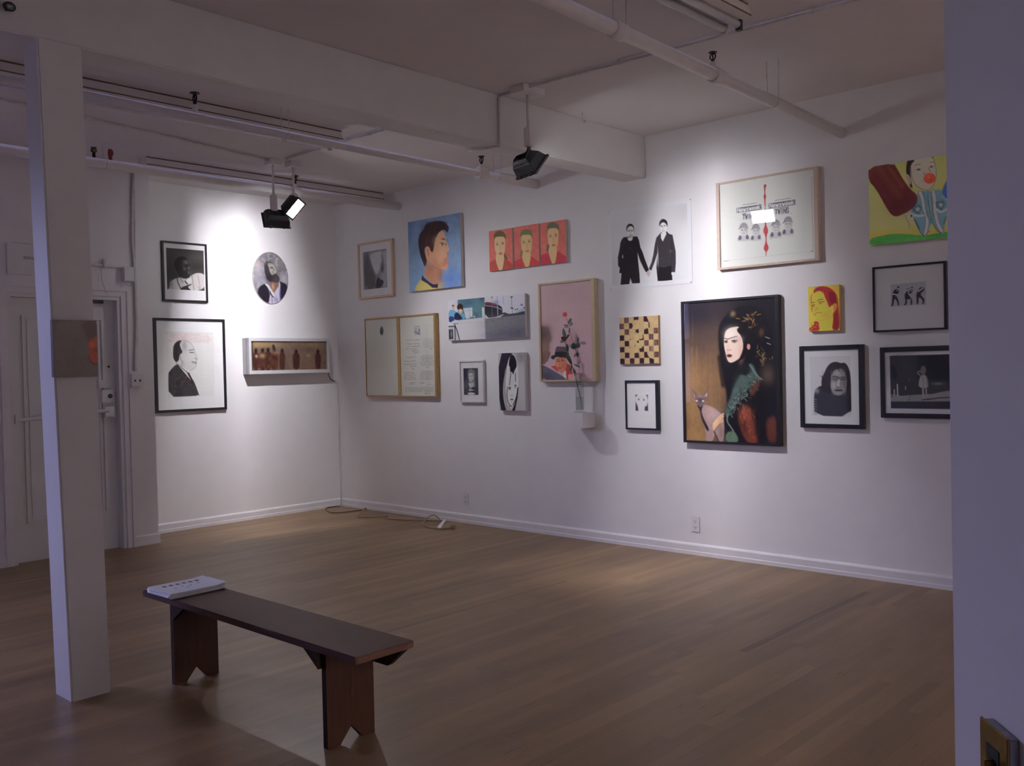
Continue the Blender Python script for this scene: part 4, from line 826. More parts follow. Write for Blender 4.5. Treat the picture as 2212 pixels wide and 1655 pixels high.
# -- couple holding hands
A = Art([(152,265),(1445,80),(1480,1360),(190,1470)], 250, 215, (192,187,203), (192,187,200)).noise(.025, 40)
A.blob(200,1300,60,300,(168,164,180),.5).blob(1440,200,160,120,(168,164,182),.5)
D1_, D2_ = (26,20,28), (52,44,54)
A.poly([(335,690),(370,645),(440,640),(520,690),(530,635),(605,635),(635,700),(660,820),(700,910),(745,1040),(800,1180),(810,1215),(760,1250),(735,1210),(660,1060),(612,915),(620,1010),(635,1150),(650,1280),(660,1430),(525,1435),(495,1345),(475,1445),(325,1456),(340,1260),(300,1255),(310,1170),(280,1130),(275,990),(300,860),(315,740)], D1_, 0, 1.2)
A.poly([(352,960),(362,945),(366,1000),(354,1000)], (186,181,198), 0, 1.2).blob(484,835,10,10,(70,62,66),.8)
A.poly([(435,650),(525,640),(515,700),(480,710),(450,700)], (208,204,216), 1, 1.2).poly([(428,520),(450,465),(500,455),(540,480),(545,540),(530,610),(495,655),(455,640),(430,580)], (204,198,208), 1, 1.2).poly([(420,560),(412,480),(440,425),(490,412),(535,440),(552,500),(545,560),(535,480),(500,455),(450,470),(428,520)], (36,28,38), 1, 1.2)
A.line([(430,540),(480,525),(535,535)], (70,62,72), 9).ell(455,545,20,14,(150,144,156),0,1.2).ell(512,540,20,14,(150,144,156),0,1.2).line([(487,545),(492,580)], (150,142,150), 8).line([(470,612),(512,606)], (90,70,80), 9).blob(480,640,36,12,(90,80,88),.7)
A.poly([(930,660),(1000,580),(1020,565),(1035,700),(1100,550),(1150,600),(1205,615),(1230,740),(1262,900),(1266,1100),(1255,1250),(1200,1250),(1210,1390),(960,1398),(935,1170),(945,1000),(960,900),(910,1060),(850,1220),(805,1190),(850,1080),(880,950),(905,770)], D2_, 0, 1.2)
A.poly([(935,1150),(1080,1165),(1190,1130),(1210,1390),(960,1398)], D1_, 0, 1.5).line([(1180,700),(1200,900),(1195,1120)], (36,30,38), 9, 1).blob(1175,895,14,14,(90,84,92),.7).blob(960,1000,5,80,(196,192,206),.8)
A.poly([(1005,590),(1090,560),(1100,600),(1040,725),(1010,670)], (202,196,206), 0, 1.2).poly([(988,450),(1010,405),(1060,395),(1105,420),(1110,480),(1095,545),(1060,585),(1020,565),(990,510)], (206,200,210), 1, 1.2).poly([(978,470),(975,400),(1010,350),(1050,340),(1105,370),(1122,430),(1112,495),(1100,440),(1060,400),(1010,412),(988,470)], (42,32,40), 1, 1.2)
A.ell(1018,465,16,9,(70,60,68),0,1.2).ell(1068,458,16,9,(70,60,68),0,1.2).line([(1042,470),(1040,515)], (156,148,156), 7).line([(1028,548),(1068,544)], (120,84,92), 8)
A.poly([(755,1255),(800,1215),(838,1225),(832,1300),(805,1330),(775,1300)], (180,164,174), 1, 1.2).line([(790,1240),(800,1300)], (130,112,124), 6).poly([(1190,1250),(1230,1255),(1222,1295),(1195,1300)], (196,188,198), 1, 1.2)
g = G['coup']; uc = (g[2][0]+g[2][1])/2
t = thing('photo_print', 'unframed photo pinned to the wall of two people in black holding hands', 'photograph', (uc, 0, g[2][2]))
W_ = (g[2][1]-g[2][0])/2; H_ = g[2][3]-g[2][2]
bm = bmesh.new(); nseg = 16
for k in range(nseg):
    def zz(i): return -.0025-.0022*math.sin(i/nseg*math.pi*2.3)**2
    a_, b_ = -W_+2*W_*k/nseg, -W_+2*W_*(k+1)/nseg
    add_box(bm, a_, b_, -.0030, -.001, 0, H_)
bmesh.ops.remove_doubles(bm, verts=bm.verts, dist=1e-5); bmobj('paper_sheet', bm, paper_white, t)
p = g[3][0]; print_mesh('print', A, p[0]-uc, p[1]-uc, p[2]-g[2][2], p[3]-g[2][2], -.0036, paint_satin, t)
for sx, sz in ((-1, 1), (1, 1), (-.98, 0), (.98, 0)): bm = bmesh.new(); add_sphere(bm, (sx*(W_-.006), -.004, H_-.008 if sz else .008), .0045, 1, .5, 1); bmobj('pin', bm, steel, t)
# -- twin magazine covers with a red drip
A = Art([(148,320),(1490,110),(1545,1385),(190,1505)], 330, 290, (190,185,188), (188,181,190), .80)
A.line([(1462,220),(1478,600),(1500,1000),(1508,1280)], (140,130,120), 7, 0, .8).line([(1478,1290),(1180,1310),(230,1410)], (150,146,168), 4, 0, .7).line([(1482,1285),(1508,1280)], (90,80,74), 8).line([(228,1410),(300,1402)], (90,80,84), 5)
A.blob(1350,1000,40,260,(182,177,182),.4)
def mast(x0, y0, x1, y1, h):
    A.line([(x0+90,y0-42),(x1-70,y1-20)], (84,78,90), 8, 0, .8)
    A.poly([(x0,y0),(x1,y1),(x1+4,y1+h),(x0+4,y0+h)], (92,86,102), 0, 1.2)
    A.text('Newsweek', (x0+14,y0+3), (x1-6,y1+3), h-12, (70,64,84), 16); A.text('Newsweek', (x0+12,y0+2), (x1-8,y1+2), h-13, (214,208,216), 10)
mast(396, 650, 752, 602, 74); mast(856, 592, 1236, 540, 76)
A.text('TWINS', (486,752), (676,735), 58, (84,78,104), 14); A.text('TWINS', (948,680), (1150,660), 62, (84,78,104), 14)
A.line([(484,736),(540,730)], (60,54,70), 10).line([(630,716),(668,712)], (60,54,70), 9).line([(1000,662),(1140,645)], (60,54,70), 8).line([(1010,752),(1195,732)], (110,104,124), 5, 0, .8).line([(440,826),(660,812)], (150,146,160), 4, 0, .6)
def kid(x, y, s=1.0, cap=1):
    A.poly([(x-95*s,y+190*s),(x-70*s,y+120*s),(x-20*s,y+130*s),(x+20*s,y+130*s),(x+70*s,y+115*s),(x+95*s,y+190*s),(x+80*s,y+205*s),(x-80*s,y+215*s)], (168,162,172), 1, 1.5)
    A.poly([(x-80*s,y+180*s),(x-48*s,y+112*s),(x-20*s,y+170*s),(x-50*s,y+200*s)], (84,78,96), 1, 1.5).poly([(x+25*s,y+170*s),(x+50*s,y+100*s),(x+85*s,y+160*s),(x+60*s,y+190*s)], (88,82,98), 1, 1.5)
    A.ell(x, y+55*s, 56*s, 76*s, (178,172,178), 0, 1.2)
    A.poly([(x-66*s,y+40*s),(x-52*s,y-30*s),(x,y-62*s),(x+48*s,y-38*s),(x+66*s,y+30*s),(x+20*s,y-2*s),(x-30*s,y+2*s)], (128,122,136), 1, 1.2).line([(x-70*s,y+36*s),(x-20*s,y+4*s),(x+62*s,y+26*s)], (96,90,108), 13*s, 1, .9)
    A.blob(x-22*s,y+48*s,9*s,9*s,(84,80,92),.8).blob(x+22*s,y+46*s,9*s,9*s,(84,80,92),.8).line([(x-16*s,y+98*s),(x+18*s,y+96*s)], (120,110,122), 6*s).line([(x,y+55*s),(x-2*s,y+78*s)], (140,134,142), 5*s).blob(x+44*s,y+50*s,12*s,40*s,(150,144,152),.7)
kid(505, 915); kid(680, 930, .92); kid(965, 875); kid(1140, 835, 1.02)
A.line([(430,1140),(760,1110)], (170,166,176), 3, 0, .5).line([(890,1100),(1240,1060)], (176,140,150), 4, 0, .5).blob(745,1045,10,8,(180,70,80),.6).blob(1205,980,12,8,(180,80,90),.6).blob(900,1090,12,8,(180,90,100),.5)
RD = (166,32,46)
A.poly([(780,345),(785,322),(812,318),(822,340),(808,365),(804,450),(822,490),(808,540),(814,640),(800,640),(792,540),(780,490),(792,450),(788,400)], RD, 1, 1.5)
A.poly([(800,640),(812,640),(822,860),(832,905),(862,985),(838,1050),(838,1140),(872,1215),(862,1260),(842,1280),(840,1345),(830,1345),(828,1280),(802,1255),(798,1220),(824,1140),(818,1050),(782,985),(808,905),(808,860)], RD, 1, 1.5).blob(815,980,18,26,(186,48,60),.5)
picture('framed_print', 'wide pale wood frame with twin magazine covers split by a red vertical drip', 'framed print', G['news'], A, pale_wood)
# -- checkerboard
A = Art([(98,150),(1262,98),(1295,1530),(130,1540)], 120, 150, (182,150,106), (196,190,196))
A.noise(.10, 40).noise(.05, 4); QD = [(98,150),(1262,98),(1295,1530),(130,1540)]
def cell(i, j, di=0, dj=0):
    u, v = (i+di)/8, (j+dj)/8; 
    t_ = np.array(QD[0])*(1-u)+np.array(QD[1])*u; b2 = np.array(QD[3])*(1-u)+np.array(QD[2])*u; return tuple(t_*(1-v)+b2*v)
def cpoly(i, j, pts, col, a=1.0): A.poly([cell(i, j, x, y) for x, y in pts], col, 0, 1.2, a)
FU = [(0.03,0.03),(.97,.03),(.97,.97),(.03,.97)]; DK = (48,26,42)
for i in range(8):
    for j in range(8):
        if (i+j) % 2 == 0: cpoly(i, j, FU, random.choice([(196,160,110),(190,150,98),(200,166,122),(188,152,112)]), .5)
full = {(0,3),(1,4),(0,5),(1,6),(0,7),(2,7),(4,7)}; worn = {(1,0),(0,1),(7,2),(6,3),(5,4),(7,4),(6,5),(7,6),(1,2)}
for i, j in full: cpoly(i, j, FU, DK)
for i, j in worn:
    cpoly(i, j, FU, (84,52,60) if (i, j) != (6,5) else (130,98,88))
    for _ in range(7):
        x = random.uniform(.1,.9); A.line([cell(i,j,x,random.uniform(.05,.4)), cell(i,j,x+random.uniform(-.1,.1),random.uniform(.6,.95))], random.choice([(150,120,100),(60,32,48),(120,84,84)]), 14, 0, .6)
cpoly(3,0,[(0,0),(1,0),(1,.5),(.0,.55)],DK); cpoly(5,0,[(0,0),(.6,0),(1,.7),(.95,1),(.0,.85)],DK); cpoly(2,1,[(0,0),(.6,0),(.8,.5),(.6,.95),(0,1)],DK); cpoly(6,1,[(.0,0),(.2,0),(.25,1),(.0,.9)],DK)
cpoly(3,2,[(.1,.1),(.5,.2),(.95,0),(1,.7),(.7,.8),(.4,.6),(.1,.7),(.4,.4)],DK); cpoly(5,2,[(.1,.2),(.9,0),(1,1),(.0,1)],DK); cpoly(4,3,[(.7,0),(.95,.2),(1,1),(.1,1),(.0,.75),(.5,.8),(.8,.6)],DK); cpoly(3,4,[(.6,.1),(.9,0),(1,.3),(.8,.5),(.55,.3)],DK)
cpoly(4,5,[(.0,.45),(.5,.3),(.8,0),(1,.1),(1,1),(.1,1)],DK); cpoly(3,6,[(0,.15),(.9,.1),(1,1),(.0,1)],DK); cpoly(5,6,[(0,0),(.6,.0),(.7,.5),(1,.9),(1,1),(0,1)],DK); cpoly(6,7,[(0,0),(.8,.2),(1,.3),(1,1),(.1,1)],DK)
for i, j, x, y, r in ((2,3,.1,.1,12),(2,3,.2,.8,22),(2,5,.1,.2,18),(3,5,.0,.1,14),(3,4,.2,.85,20)): c_ = cell(i,j,x,y); A.ell(c_[0], c_[1], r, r*.7, DK, 0, 1.2)
picture('wood_panel', 'small square wooden panel of a worn dark and tan checkerboard', 'panel', G['check'], A, border=gold_wood, names='painted_squares', bevel=.001)
# -- small face print
A = Art([(190,955),(545,950),(562,1515),(205,1508)], 90, 140, (200,196,202), (188,181,190), .80)
A.line([(265,1050),(480,1052)], (196,176,180), 4, 0, .7).line([(350,1372),(510,1372)], (190,170,180), 3, 0, .6).line([(275,1412),(475,1412)], (214,212,216), 4)
for q in ([(297,1100),(325,1100),(300,1132)], [(425,1100),(452,1100),(450,1165),(440,1120)], [(300,1185),(325,1240),(338,1298),(300,1298)], [(452,1190),(440,1235),(412,1250),(415,1298),(456,1298)]): A.poly(q, (66,56,72), 0, 1.2)
A.line([(300,1140),(308,1190),(330,1235),(335,1290)], (190,150,130), 4, 1).line([(445,1140),(445,1190),(418,1240),(410,1290)], (170,150,150), 4, 1).ell(340,1160,11,7,(50,44,50),0,1).ell(402,1165,11,7,(50,44,50),0,1).line([(322,1148),(352,1146)], (150,120,110), 4).line([(388,1150),(415,1152)], (150,120,110), 4).line([(325,1130),(370,1120),(410,1140)], (176,166,166), 3, 1)
picture('framed_print', 'small black frame with a tiny line-drawn face, below the checkerboard panel', 'framed print', G['facef'], A, black_wood)
# -- woman with a hairless cat
A = Art([(118,160),(1030,108),(1055,1560),(155,1520)], 250, 380, (28,24,34), (188,181,190))
A.blob(300,900,190,380,(134,98,66),.95).blob(220,1150,90,330,(150,108,66),.9).blob(400,1000,90,250,(124,88,60),.8).blob(300,560,150,150,(64,50,56),.7).blob(260,260,220,150,(34,30,46),.9).blob(250,1480,130,70,(156,112,68),.9)
for x in (200,250,300,360,420,450,500): A.line([(x,600),(x+6,1000),(x+14,1380)], random.choice([(96,68,50),(150,112,78),(86,60,46)]), 14, 1, .3, 6)
A.line([(480,700),(500,860),(520,980)], (24,18,24), 50, 1, .85, 6).line([(560,800),(590,900),(600,990)], (120,86,62), 44, 1, .8, 5)
A.poly([(460,400),(520,300),(600,220),(720,180),(880,200),(980,350),(1030,700),(1050,1000),(1050,1560),(500,1560),(520,1300),(560,1150),(520,900),(470,650)], (20,17,24), 2, 6)
A.poly([(560,420),(600,405),(680,395),(700,470),(715,560),(720,640),(690,700),(640,740),(590,760),(560,740),(545,680),(525,600),(522,520),(535,450)], (204,172,164), 1, 1.5).blob(600,480,40,40,(232,206,196),.6).blob(690,640,16,60,(200,140,136),.6).blob(560,640,14,50,(176,140,136),.4).line([(665,740),(715,640),(716,560)], (214,150,140), 8, 1, .6)
A.poly([(640,430),(690,390),(740,420),(770,560),(740,700),(640,770),(690,690),(718,600),(700,500)], (22,16,22), 1, 2)
A.line([(522,510),(560,524),(600,508),(650,494)], (40,26,28), 8, 1).ell(542,548,22,14,(120,104,84),0,1.2).ell(625,545,28,16,(130,114,90),0,1.2).ell(545,548,8,9,(30,24,20),0,1).ell(628,545,9,9,(30,24,20),0,1).line([(522,540),(560,535)], (50,36,34), 5).line([(598,538),(655,535)], (50,36,34), 6).blob(660,520,30,20,(176,140,150),.5)
A.line([(580,560),(568,620),(590,632)], (196,160,150), 8, 1, .8).line([(552,632),(598,630)], (140,92,88), 5).poly([(545,682),(575,668),(612,682),(590,705),(560,702)], (96,30,40), 1, 1.2).ell(768,600,16,28,(190,130,120),0,1.5)
A.blob(610,270,16,18,(120,96,72),.8)
for _ in range(26):
    x, y = random.gauss(790,40), random.gauss(330,38); A.line([(x,y),(x+random.uniform(-50,50),y+random.uniform(-40,30))], random.choice([(150,106,60),(120,80,44),(96,64,44),(170,124,70)]), 6, 0, .7)
for _ in range(26):
    x, y = random.gauss(930,36), random.gauss(690,40); A.line([(x,y),(x+random.uniform(-36,36),y+random.uniform(-40,40))], random.choice([(130,100,60),(108,90,60),(90,56,40),(150,124,80)]), 7, 0, .6)
A.line([(935,505),(975,520)], (150,146,130), 6).line([(950,565),(985,580)], (150,146,130), 6).blob(895,460,16,24,(100,70,50),.6)
A.poly([(780,760),(820,790),(850,880),(900,930),(830,960),(730,1050),(640,1180),(570,1290),(530,1270),(550,1180),(600,1090),(620,930),(680,860),(760,900)], (66,80,80), 1, 6)
A.poly([(735,760),(790,770),(800,870),(700,860),(640,960),(600,1060),(590,1000),(610,900),(650,820)], (26,28,32), 1, 6, .8)
for _ in range(120):
    t_ = random.random(); x = 860-t_*300+random.gauss(0,26); y = 900+t_*360+random.gauss(0,20); A.line([(x,y),(x+random.uniform(-40,30),y+random.uniform(-30,40))], random.choice([(136,150,150),(50,66,66),(110,122,116),(26,32,38),(30,40,44),(84,96,92)]), 6, 0, .75)
A.line([(780,780),(860,900),(900,925)], (120,136,140), 12, 1, .6, 3).poly([(610,1010),(700,1000),(690,1050),(620,1070)], (70,84,84), 1, 3)
A.poly([(690,1180),(760,1190),(830,1290),(820,1440),(880,1560),(770,1560),(700,1440),(670,1300)], (104,44,32), 1, 10).blob(740,1270,34,44,(170,84,60),.7).blob(790,1420,30,60,(120,54,38),.6).poly([(820,960),(890,930),(870,1000),(800,1100),(780,1060)], (84,46,36), 1, 8).poly([(940,1320),(1040,1280),(1050,1540),(960,1540)], (92,44,34), 1, 10).blob(960,880,40,60,(96,76,62),.6)
for _ in range(20):
    x, y = random.uniform(690,880), random.uniform(1200,1540); A.line([(x,y),(x+random.uniform(-30,30),y+random.uniform(10,50))], random.choice([(196,100,64),(96,34,26),(50,20,20)]), 7, 0, .5)
for _ in range(50):
    x, y = random.uniform(560,720), random.uniform(1000,1250)
    if x+y*.45 > 1090: A.line([(x,y),(x+random.uniform(-16,16),y+random.uniform(-40,10))], random.choice([(60,76,76),(40,48,52),(96,110,108)]), 5, 0, .5)
for _ in range(30):
    x, y = random.uniform(660,900), random.uniform(1000,1540); A.line([(x,y),(x+random.uniform(-20,20),y+random.uniform(20,90))], random.choice([(24,14,18),(40,20,20),(30,16,20)]), 12, 1, .55, 5)
for _ in range(24):
    x, y = random.gauss(860,60), random.gauss(420,90); A.line([(x,y),(x+random.uniform(-20,20),y+random.uniform(10,60))], random.choice([(50,40,40),(60,46,40),(36,30,38)]), 7, 1, .5, 3)
A.line([(560,1270),(555,1340),(600,1400),(640,1470)], (120,134,134), 9, 1, .8, 3)
A.ell(545,548,6,7,(24,18,18),0,1).ell(628,546,7,8,(24,18,18),0,1).line([(596,540),(625,530),(655,542)], (40,26,30), 5, 1).poly([(545,1450),(620,1430),(670,1500),(660,1545),(545,1540)], (84,104,88), 1, 4)
# the cat
A.poly([(320,1170),(380,1180),(450,1220),(510,1270),(530,1350),(525,1540),(480,1540),(440,1450),(410,1540),(340,1540),(350,1450),(310,1330),(295,1220)], (150,118,118), 1, 2).blob(400,1270,50,40,(176,142,144),.7).blob(500,1450,24,60,(110,80,74),.6).line([(430,1440),(470,1520)], (60,40,44), 16, 1, .8)
A.poly([(250,1170),(300,1160),(320,1180),(300,1230),(320,1300),(385,1420),(360,1440),(300,1310),(290,1230)], (40,30,40), 1, 2)
A.poly([(205,1020),(222,1018),(262,1080),(312,1078),(352,1022),(368,1024),(366,1090),(340,1140),(320,1175),(290,1195),(262,1170),(240,1120),(212,1070)], (112,84,92), 0, 1.5).poly([(212,1040),(240,1090),(236,1112)], (176,120,120), 0, 1.2).poly([(358,1050),(356,1088),(330,1090)], (196,140,130), 0, 1.2).blob(290,1120,22,22,(60,46,60),.7).ell(255,1132,11,8,(196,190,196),0,1).ell(318,1135,11,8,(190,184,190),0,1).blob(288,1090,30,10,(150,126,136),.6)
for k in range(4): A.line([(520-k*2,1262+k*24),(470,1300+k*20),(420,1360+k*18)], (206,160,124), 14, 1).line([(522,1274+k*24),(470,1312+k*20)], (120,80,66), 4, 1)
A.line([(540,1280),(420,1400)], (120,88,70), 3, 0, .3)
A.line([(530,1290),(470,1380),(430,1450)], (90,60,54), 5, 1, .6)
picture('framed_photograph', 'largest black frame, photo of a pale woman in a green shawl with a hairless cat', 'framed photo', G['big'], A, black_wood)
# -- yellow and red portrait
A = Art([(120,195),(1010,130),(1065,1440),(170,1475)], 90, 125, (196,172,44), (188,181,190), .86)
YL, RD, DR, OR = (184,168,44), (158,34,36), (112,22,36), (196,110,46)
A.blob(900,250,120,140,(204,150,44),.8).poly([(250,700),(235,480),(300,350),(480,310),(560,400),(640,560),(760,790),(840,880),(840,1040),(800,1440),(520,1460),(470,1150),(380,1130),(300,1020),(260,850)], YL, 1, 1.5)
A.poly([(270,380),(290,280),(380,200),(520,170),(700,190),(850,290),(950,410),(1000,560),(1020,800),(1050,1100),(1050,1440),(830,1440),(870,1150),(850,960),(900,900),(860,860),(870,700),(800,740),(760,800),(700,690),(640,540),(560,370),(480,310),(380,320),(300,370)], RD, 1, 1.5)
A.poly([(700,330),(860,330),(950,480),(960,640),(820,700),(740,600)], DR, 1, 6, .8).poly([(920,900),(1000,880),(1040,1200),(1040,1430),(900,1420),(880,1150)], DR, 1, 6, .8).blob(430,240,90,40,(120,24,60),.7)
A.line([(560,330),(620,520),(700,660)], OR, 22, 1, .7).line([(940,460),(980,600),(1010,800)], OR, 16, 1, .6)
A.poly([(860,680),(920,665),(965,700),(960,800),(900,900),(870,920),(850,800)], (206,130,50), 1, 1.5).line([(890,710),(920,760),(890,840)], (150,50,30), 14, 1).line([(240,400),(210,520),(240,700),(250,900)], (170,60,36), 26, 1).line([(190,460),(175,600),(210,800),(280,960),(310,1040)], OR, 14, 1)
A.line([(400,595),(470,550),(560,545)], (92,26,26), 20, 1).line([(245,640),(325,632)], (92,26,26), 18).line([(470,640),(530,610),(600,625)], (96,28,26), 20, 1).blob(510,660,30,14,(110,40,26),.9).blob(525,650,10,8,(220,220,190),.9).blob(465,650,20,30,(170,70,36),.8).line([(265,720),(330,700)], (100,30,28), 18).blob(290,735,24,20,(130,40,30),.9).blob(315,735,8,8,(210,200,150),.8)
A.line([(340,860),(360,850)], (110,36,28), 14).line([(385,830),(410,835)], (110,36,28), 16).blob(380,800,40,20,(190,120,44),.6).line([(330,1005),(370,940),(420,920),(520,940)], (150,46,30), 16, 1).line([(380,1140),(540,1160),(680,1110),(830,1050)], OR, 18, 1, .7).blob(640,1000,90,60,(190,140,44),.6)
A.poly([(180,1460),(180,1390),(250,1330),(330,1260),(300,1190),(400,1170),(460,1220),(460,1300),(500,1460)], RD, 1, 2).line([(250,1220),(240,1270),(290,1320),(340,1280)], (120,40,30), 12, 1).line([(210,1440),(280,1370),(330,1330),(370,1350)], OR, 20, 1).line([(380,1250),(420,1290)], OR, 16)
picture('canvas_painting', 'small canvas of a woman painted in yellow and red', 'painting', G['orange'], A, border=mat('yellow_edge', (.50, .34, .10), .7))
# -- long-haired man portrait
A = Art([(125,765),(705,752),(715,1545),(135,1535)], 150, 205, (192,187,196), (188,181,190), .80)
A.poly([(196,838),(618,830),(628,1462),(208,1452)], (184,178,188), 0, 1).line([(196,838),(618,830)], (168,150,160), 3).line([(198,838),(206,1200)], (166,160,172), 3)
A.poly([(240,1190),(280,1145),(330,1130),(420,1200),(620,1200),(628,1462),(240,1452),(232,1300)], (44,40,46), 1, 2)
A.blob(265,1190,16,18,(150,140,146),.8)
for k in range(7): A.line([(232,1270+k*26),(262,1284+k*26)], (130,120,124), 8, 0, .8)
A.poly([(315,1190),(312,1060),(345,1000),(370,940),(410,895),(470,880),(520,900),(560,890),(600,940),(620,1020),(626,1200),(628,1455),(560,1300),(540,1230),(400,1215),(350,1200)], (40,34,38), 1, 1.5)
for k in range(34):
    x = random.uniform(325,610); y = random.uniform(900,1060) if 380 < x < 560 else random.uniform(960,1160); A.line([(x,y),(x-8+random.uniform(-10,10),y+random.uniform(40,90))], random.choice([(74,66,70),(24,18,22),(96,88,92),(58,50,54)]), 4, 0, .6)
A.poly([(404,1085),(415,1030),(440,985),(470,965),(520,955),(552,985),(572,1040),(582,1110),(566,1180),(535,1225),(490,1243),(450,1230),(420,1190),(408,1130)], (126,120,124), 1, 1.5)
A.blob(480,1005,34,18,(160,154,158),.8).blob(440,1130,18,34,(170,164,168),.8).blob(560,1110,16,60,(78,72,78),.8).blob(540,1190,26,24,(120,114,118),.6).blob(470,1225,26,12,(150,144,148),.6).blob(530,985,20,20,(90,84,88),.6)
A.line([(430,1042),(468,1036),(496,1052)], (36,30,34), 9, 1).line([(516,1052),(545,1040),(570,1052)], (34,28,32), 9, 1).blob(462,1064,24,9,(34,28,32),.9).blob(542,1068,22,9,(30,24,28),.9).blob(455,1084,22,6,(100,94,98),.7).blob(462,1062,5,4,(150,144,148),.7)
A.poly([(488,1070),(505,1068),(522,1130),(512,1148),(482,1146),(472,1132)], (166,160,164), 1, 2).blob(514,1110,7,30,(92,86,90),.8).line([(474,1146),(490,1152),(516,1148)], (58,50,54), 5, 1).poly([(444,1182),(476,1172),(496,1176),(520,1172),(546,1184),(520,1196),(470,1196)], (60,50,54), 1, 1.5).line([(448,1184),(495,1184),(544,1186)], (28,22,26), 4).line([(470,1204),(525,1204)], (140,134,138), 7, 0, .7).blob(494,1162,8,6,(90,84,88),.6)
A.line([(400,1000),(408,1080),(396,1150),(400,1215)], (30,24,28), 16, 1, .9, 3).line([(586,980),(592,1100),(584,1230)], (28,22,26), 18, 1, .9, 3).line([(440,960),(425,1010)], (34,28,32), 12, 0, .8, 3).line([(480,930),(500,975)], (34,28,32), 14, 0, .8, 3)
A.line([(300,1032),(330,1045),(380,1032)], (60,52,54), 6, 1).poly([(262,1235),(420,1222),(560,1245),(560,1452),(280,1448)], (48,46,52), 1, 5, .8)
picture('framed_photograph', 'black frame with a portrait of a long-haired man in a dark sweater', 'framed photo', G['port'], A, black_wood)
# -- three bent figures (drawn in the coordinates of a closer view)
def f2(p): return [(((x/17.0154+1900)-1860)*4.473, ((y/17.0154+590)-550)*4.473) for x, y in p]
A = Art([(120,138),(793,88),(812,703),(145,735)], 210, 190, (184,178,186), (188,181,190), .80)
A.poly(f2([(400,440),(1700,325),(1720,1165),(425,1235)]), (158,155,170), 0, 1.2).line(f2([(400,440),(1700,325)]), (128,122,136), 2)
BD = (62,38,58)
for q in ([(470,740),(540,620),(630,570),(700,590),(725,640),(700,750),(640,790),(590,760),(480,760)], [(470,790),(640,810),(660,920),(720,1040),(730,1200),(680,1210),(660,1050),(560,930),(540,1050),(500,1220),(435,1240),(470,1050),(470,900)],
          [(950,720),(1040,660),(1140,620),(1230,600),(1210,700),(1150,770),(1080,760),(1120,870),(1180,940),(1220,1030),(1210,1170),(1160,1180),(1150,1040),(1060,960),(1010,970),(1030,1100),(980,1180),(900,1195),(970,1060),(920,850)],
          [(1430,640),(1470,540),(1560,520),(1650,540),(1660,600),(1600,680),(1520,760),(1540,840),(1640,940),(1665,1020),(1630,1150),(1575,1150),(1600,1020),(1500,910),(1450,900),(1440,1150),(1370,1160),(1370,900),(1350,860),(1380,700)]): A.poly(f2(q), BD, 1, 1.2)
for x, y in ((685,525), (1195,545)): A.poly(f2([(x-50,y),(x-20,y-42),(x+30,y-35),(x+42,y+20),(x+35,y+70),(x-35,y+60)]), (50,34,46), 1, 1.2)
for q, w_ in (([(640,560),(715,575)], 8), ([(640,640),(680,630)], 8), ([(480,765),(600,790)], 9), ([(610,860),(650,790)], 6), ([(1010,640),(1100,590)], 8), ([(1180,570),(1220,580)], 9), ([(1060,740),(1090,680)], 8), ([(1080,790),(1130,800)], 8), ([(1120,970),(1140,1010)], 9), ([(1430,680),(1600,560)], 10), ([(1160,650),(1190,660)], 7)): A.line(f2(q), (190,186,190), w_)
A.line(f2([(1000,610),(1100,560)]), (60,44,52), 8).line(f2([(925,720),(960,730)]), (190,180,90), 7).line(f2([(1600,790),(1640,680),(1680,640)]), (126,118,136), 7, 0, .7)
picture('framed_photograph', 'thin black frame with a small print of three bent walking figures', 'framed photo', G['three'], A, black_wood)
# -- child on a pavement
A = Art([(230,938),(975,930),(990,1548),(233,1528)], 230, 190, (190,185,194), (188,181,190), .80)
A.poly([(278,972),(940,965),(948,1498),(286,1482)], (44,42,44), 0, 1.2).poly([(540,975),(940,966),(944,1230),(540,1200)], (24,22,22), 0, 3).blob(330,990,40,14,(28,26,28),.8).blob(420,1100,100,110,(54,52,54),.7)
A.poly([(290,1060),(330,1070),(355,1200),(300,1200)], (26,24,26), 1, 3).poly([(284,1370),(460,1356),(700,1345),(790,1325),(945,1305),(946,1420),(286,1416)], (132,128,130), 0, 2).poly([(284,1416),(946,1424),(948,1498),(286,1482)], (38,36,38), 0, 1.5)
A.line([(470,1370),(460,1410)], (60,56,58), 6).line([(640,1400),(760,1385),(945,1380)], (60,56,60), 14).blob(740,1248,34,8,(120,116,118),.9).line([(350,1250),(352,1360)], (170,166,168), 12).line([(320,1300),(320,1360)], (150,146,148), 12).line([(290,1355),(370,1360)], (150,146,148), 8).line([(428,1270),(430,1300)], (130,126,128), 12).line([(465,1190),(468,1220)], (84,80,82), 8)
A.poly([(575,1165),(630,1160),(650,1230),(648,1290),(555,1282),(560,1220)], (152,148,148), 1, 1.5).line([(600,1175),(600,1285)], (96,92,94), 5).poly([(575,1110),(590,1072),(615,1075),(630,1110),(620,1160),(580,1160)], (104,98,96), 1, 1.5).line([(585,1120),(540,1135),(570,1165)], (120,112,110), 13, 1).line([(598,1290),(602,1390)], (150,146,146), 15).line([(628,1290),(634,1390)], (140,136,136), 15).line([(592,1402),(615,1400)], (50,46,48), 12).line([(626,1398),(650,1396)], (50,46,48), 12).line([(630,1170),(645,1260)], (96,70,80), 10, 0, .7)
picture('framed_photograph', 'wide black frame with a dark photo of a child standing on a pavement', 'framed photo', G['girl'], A, black_wood)
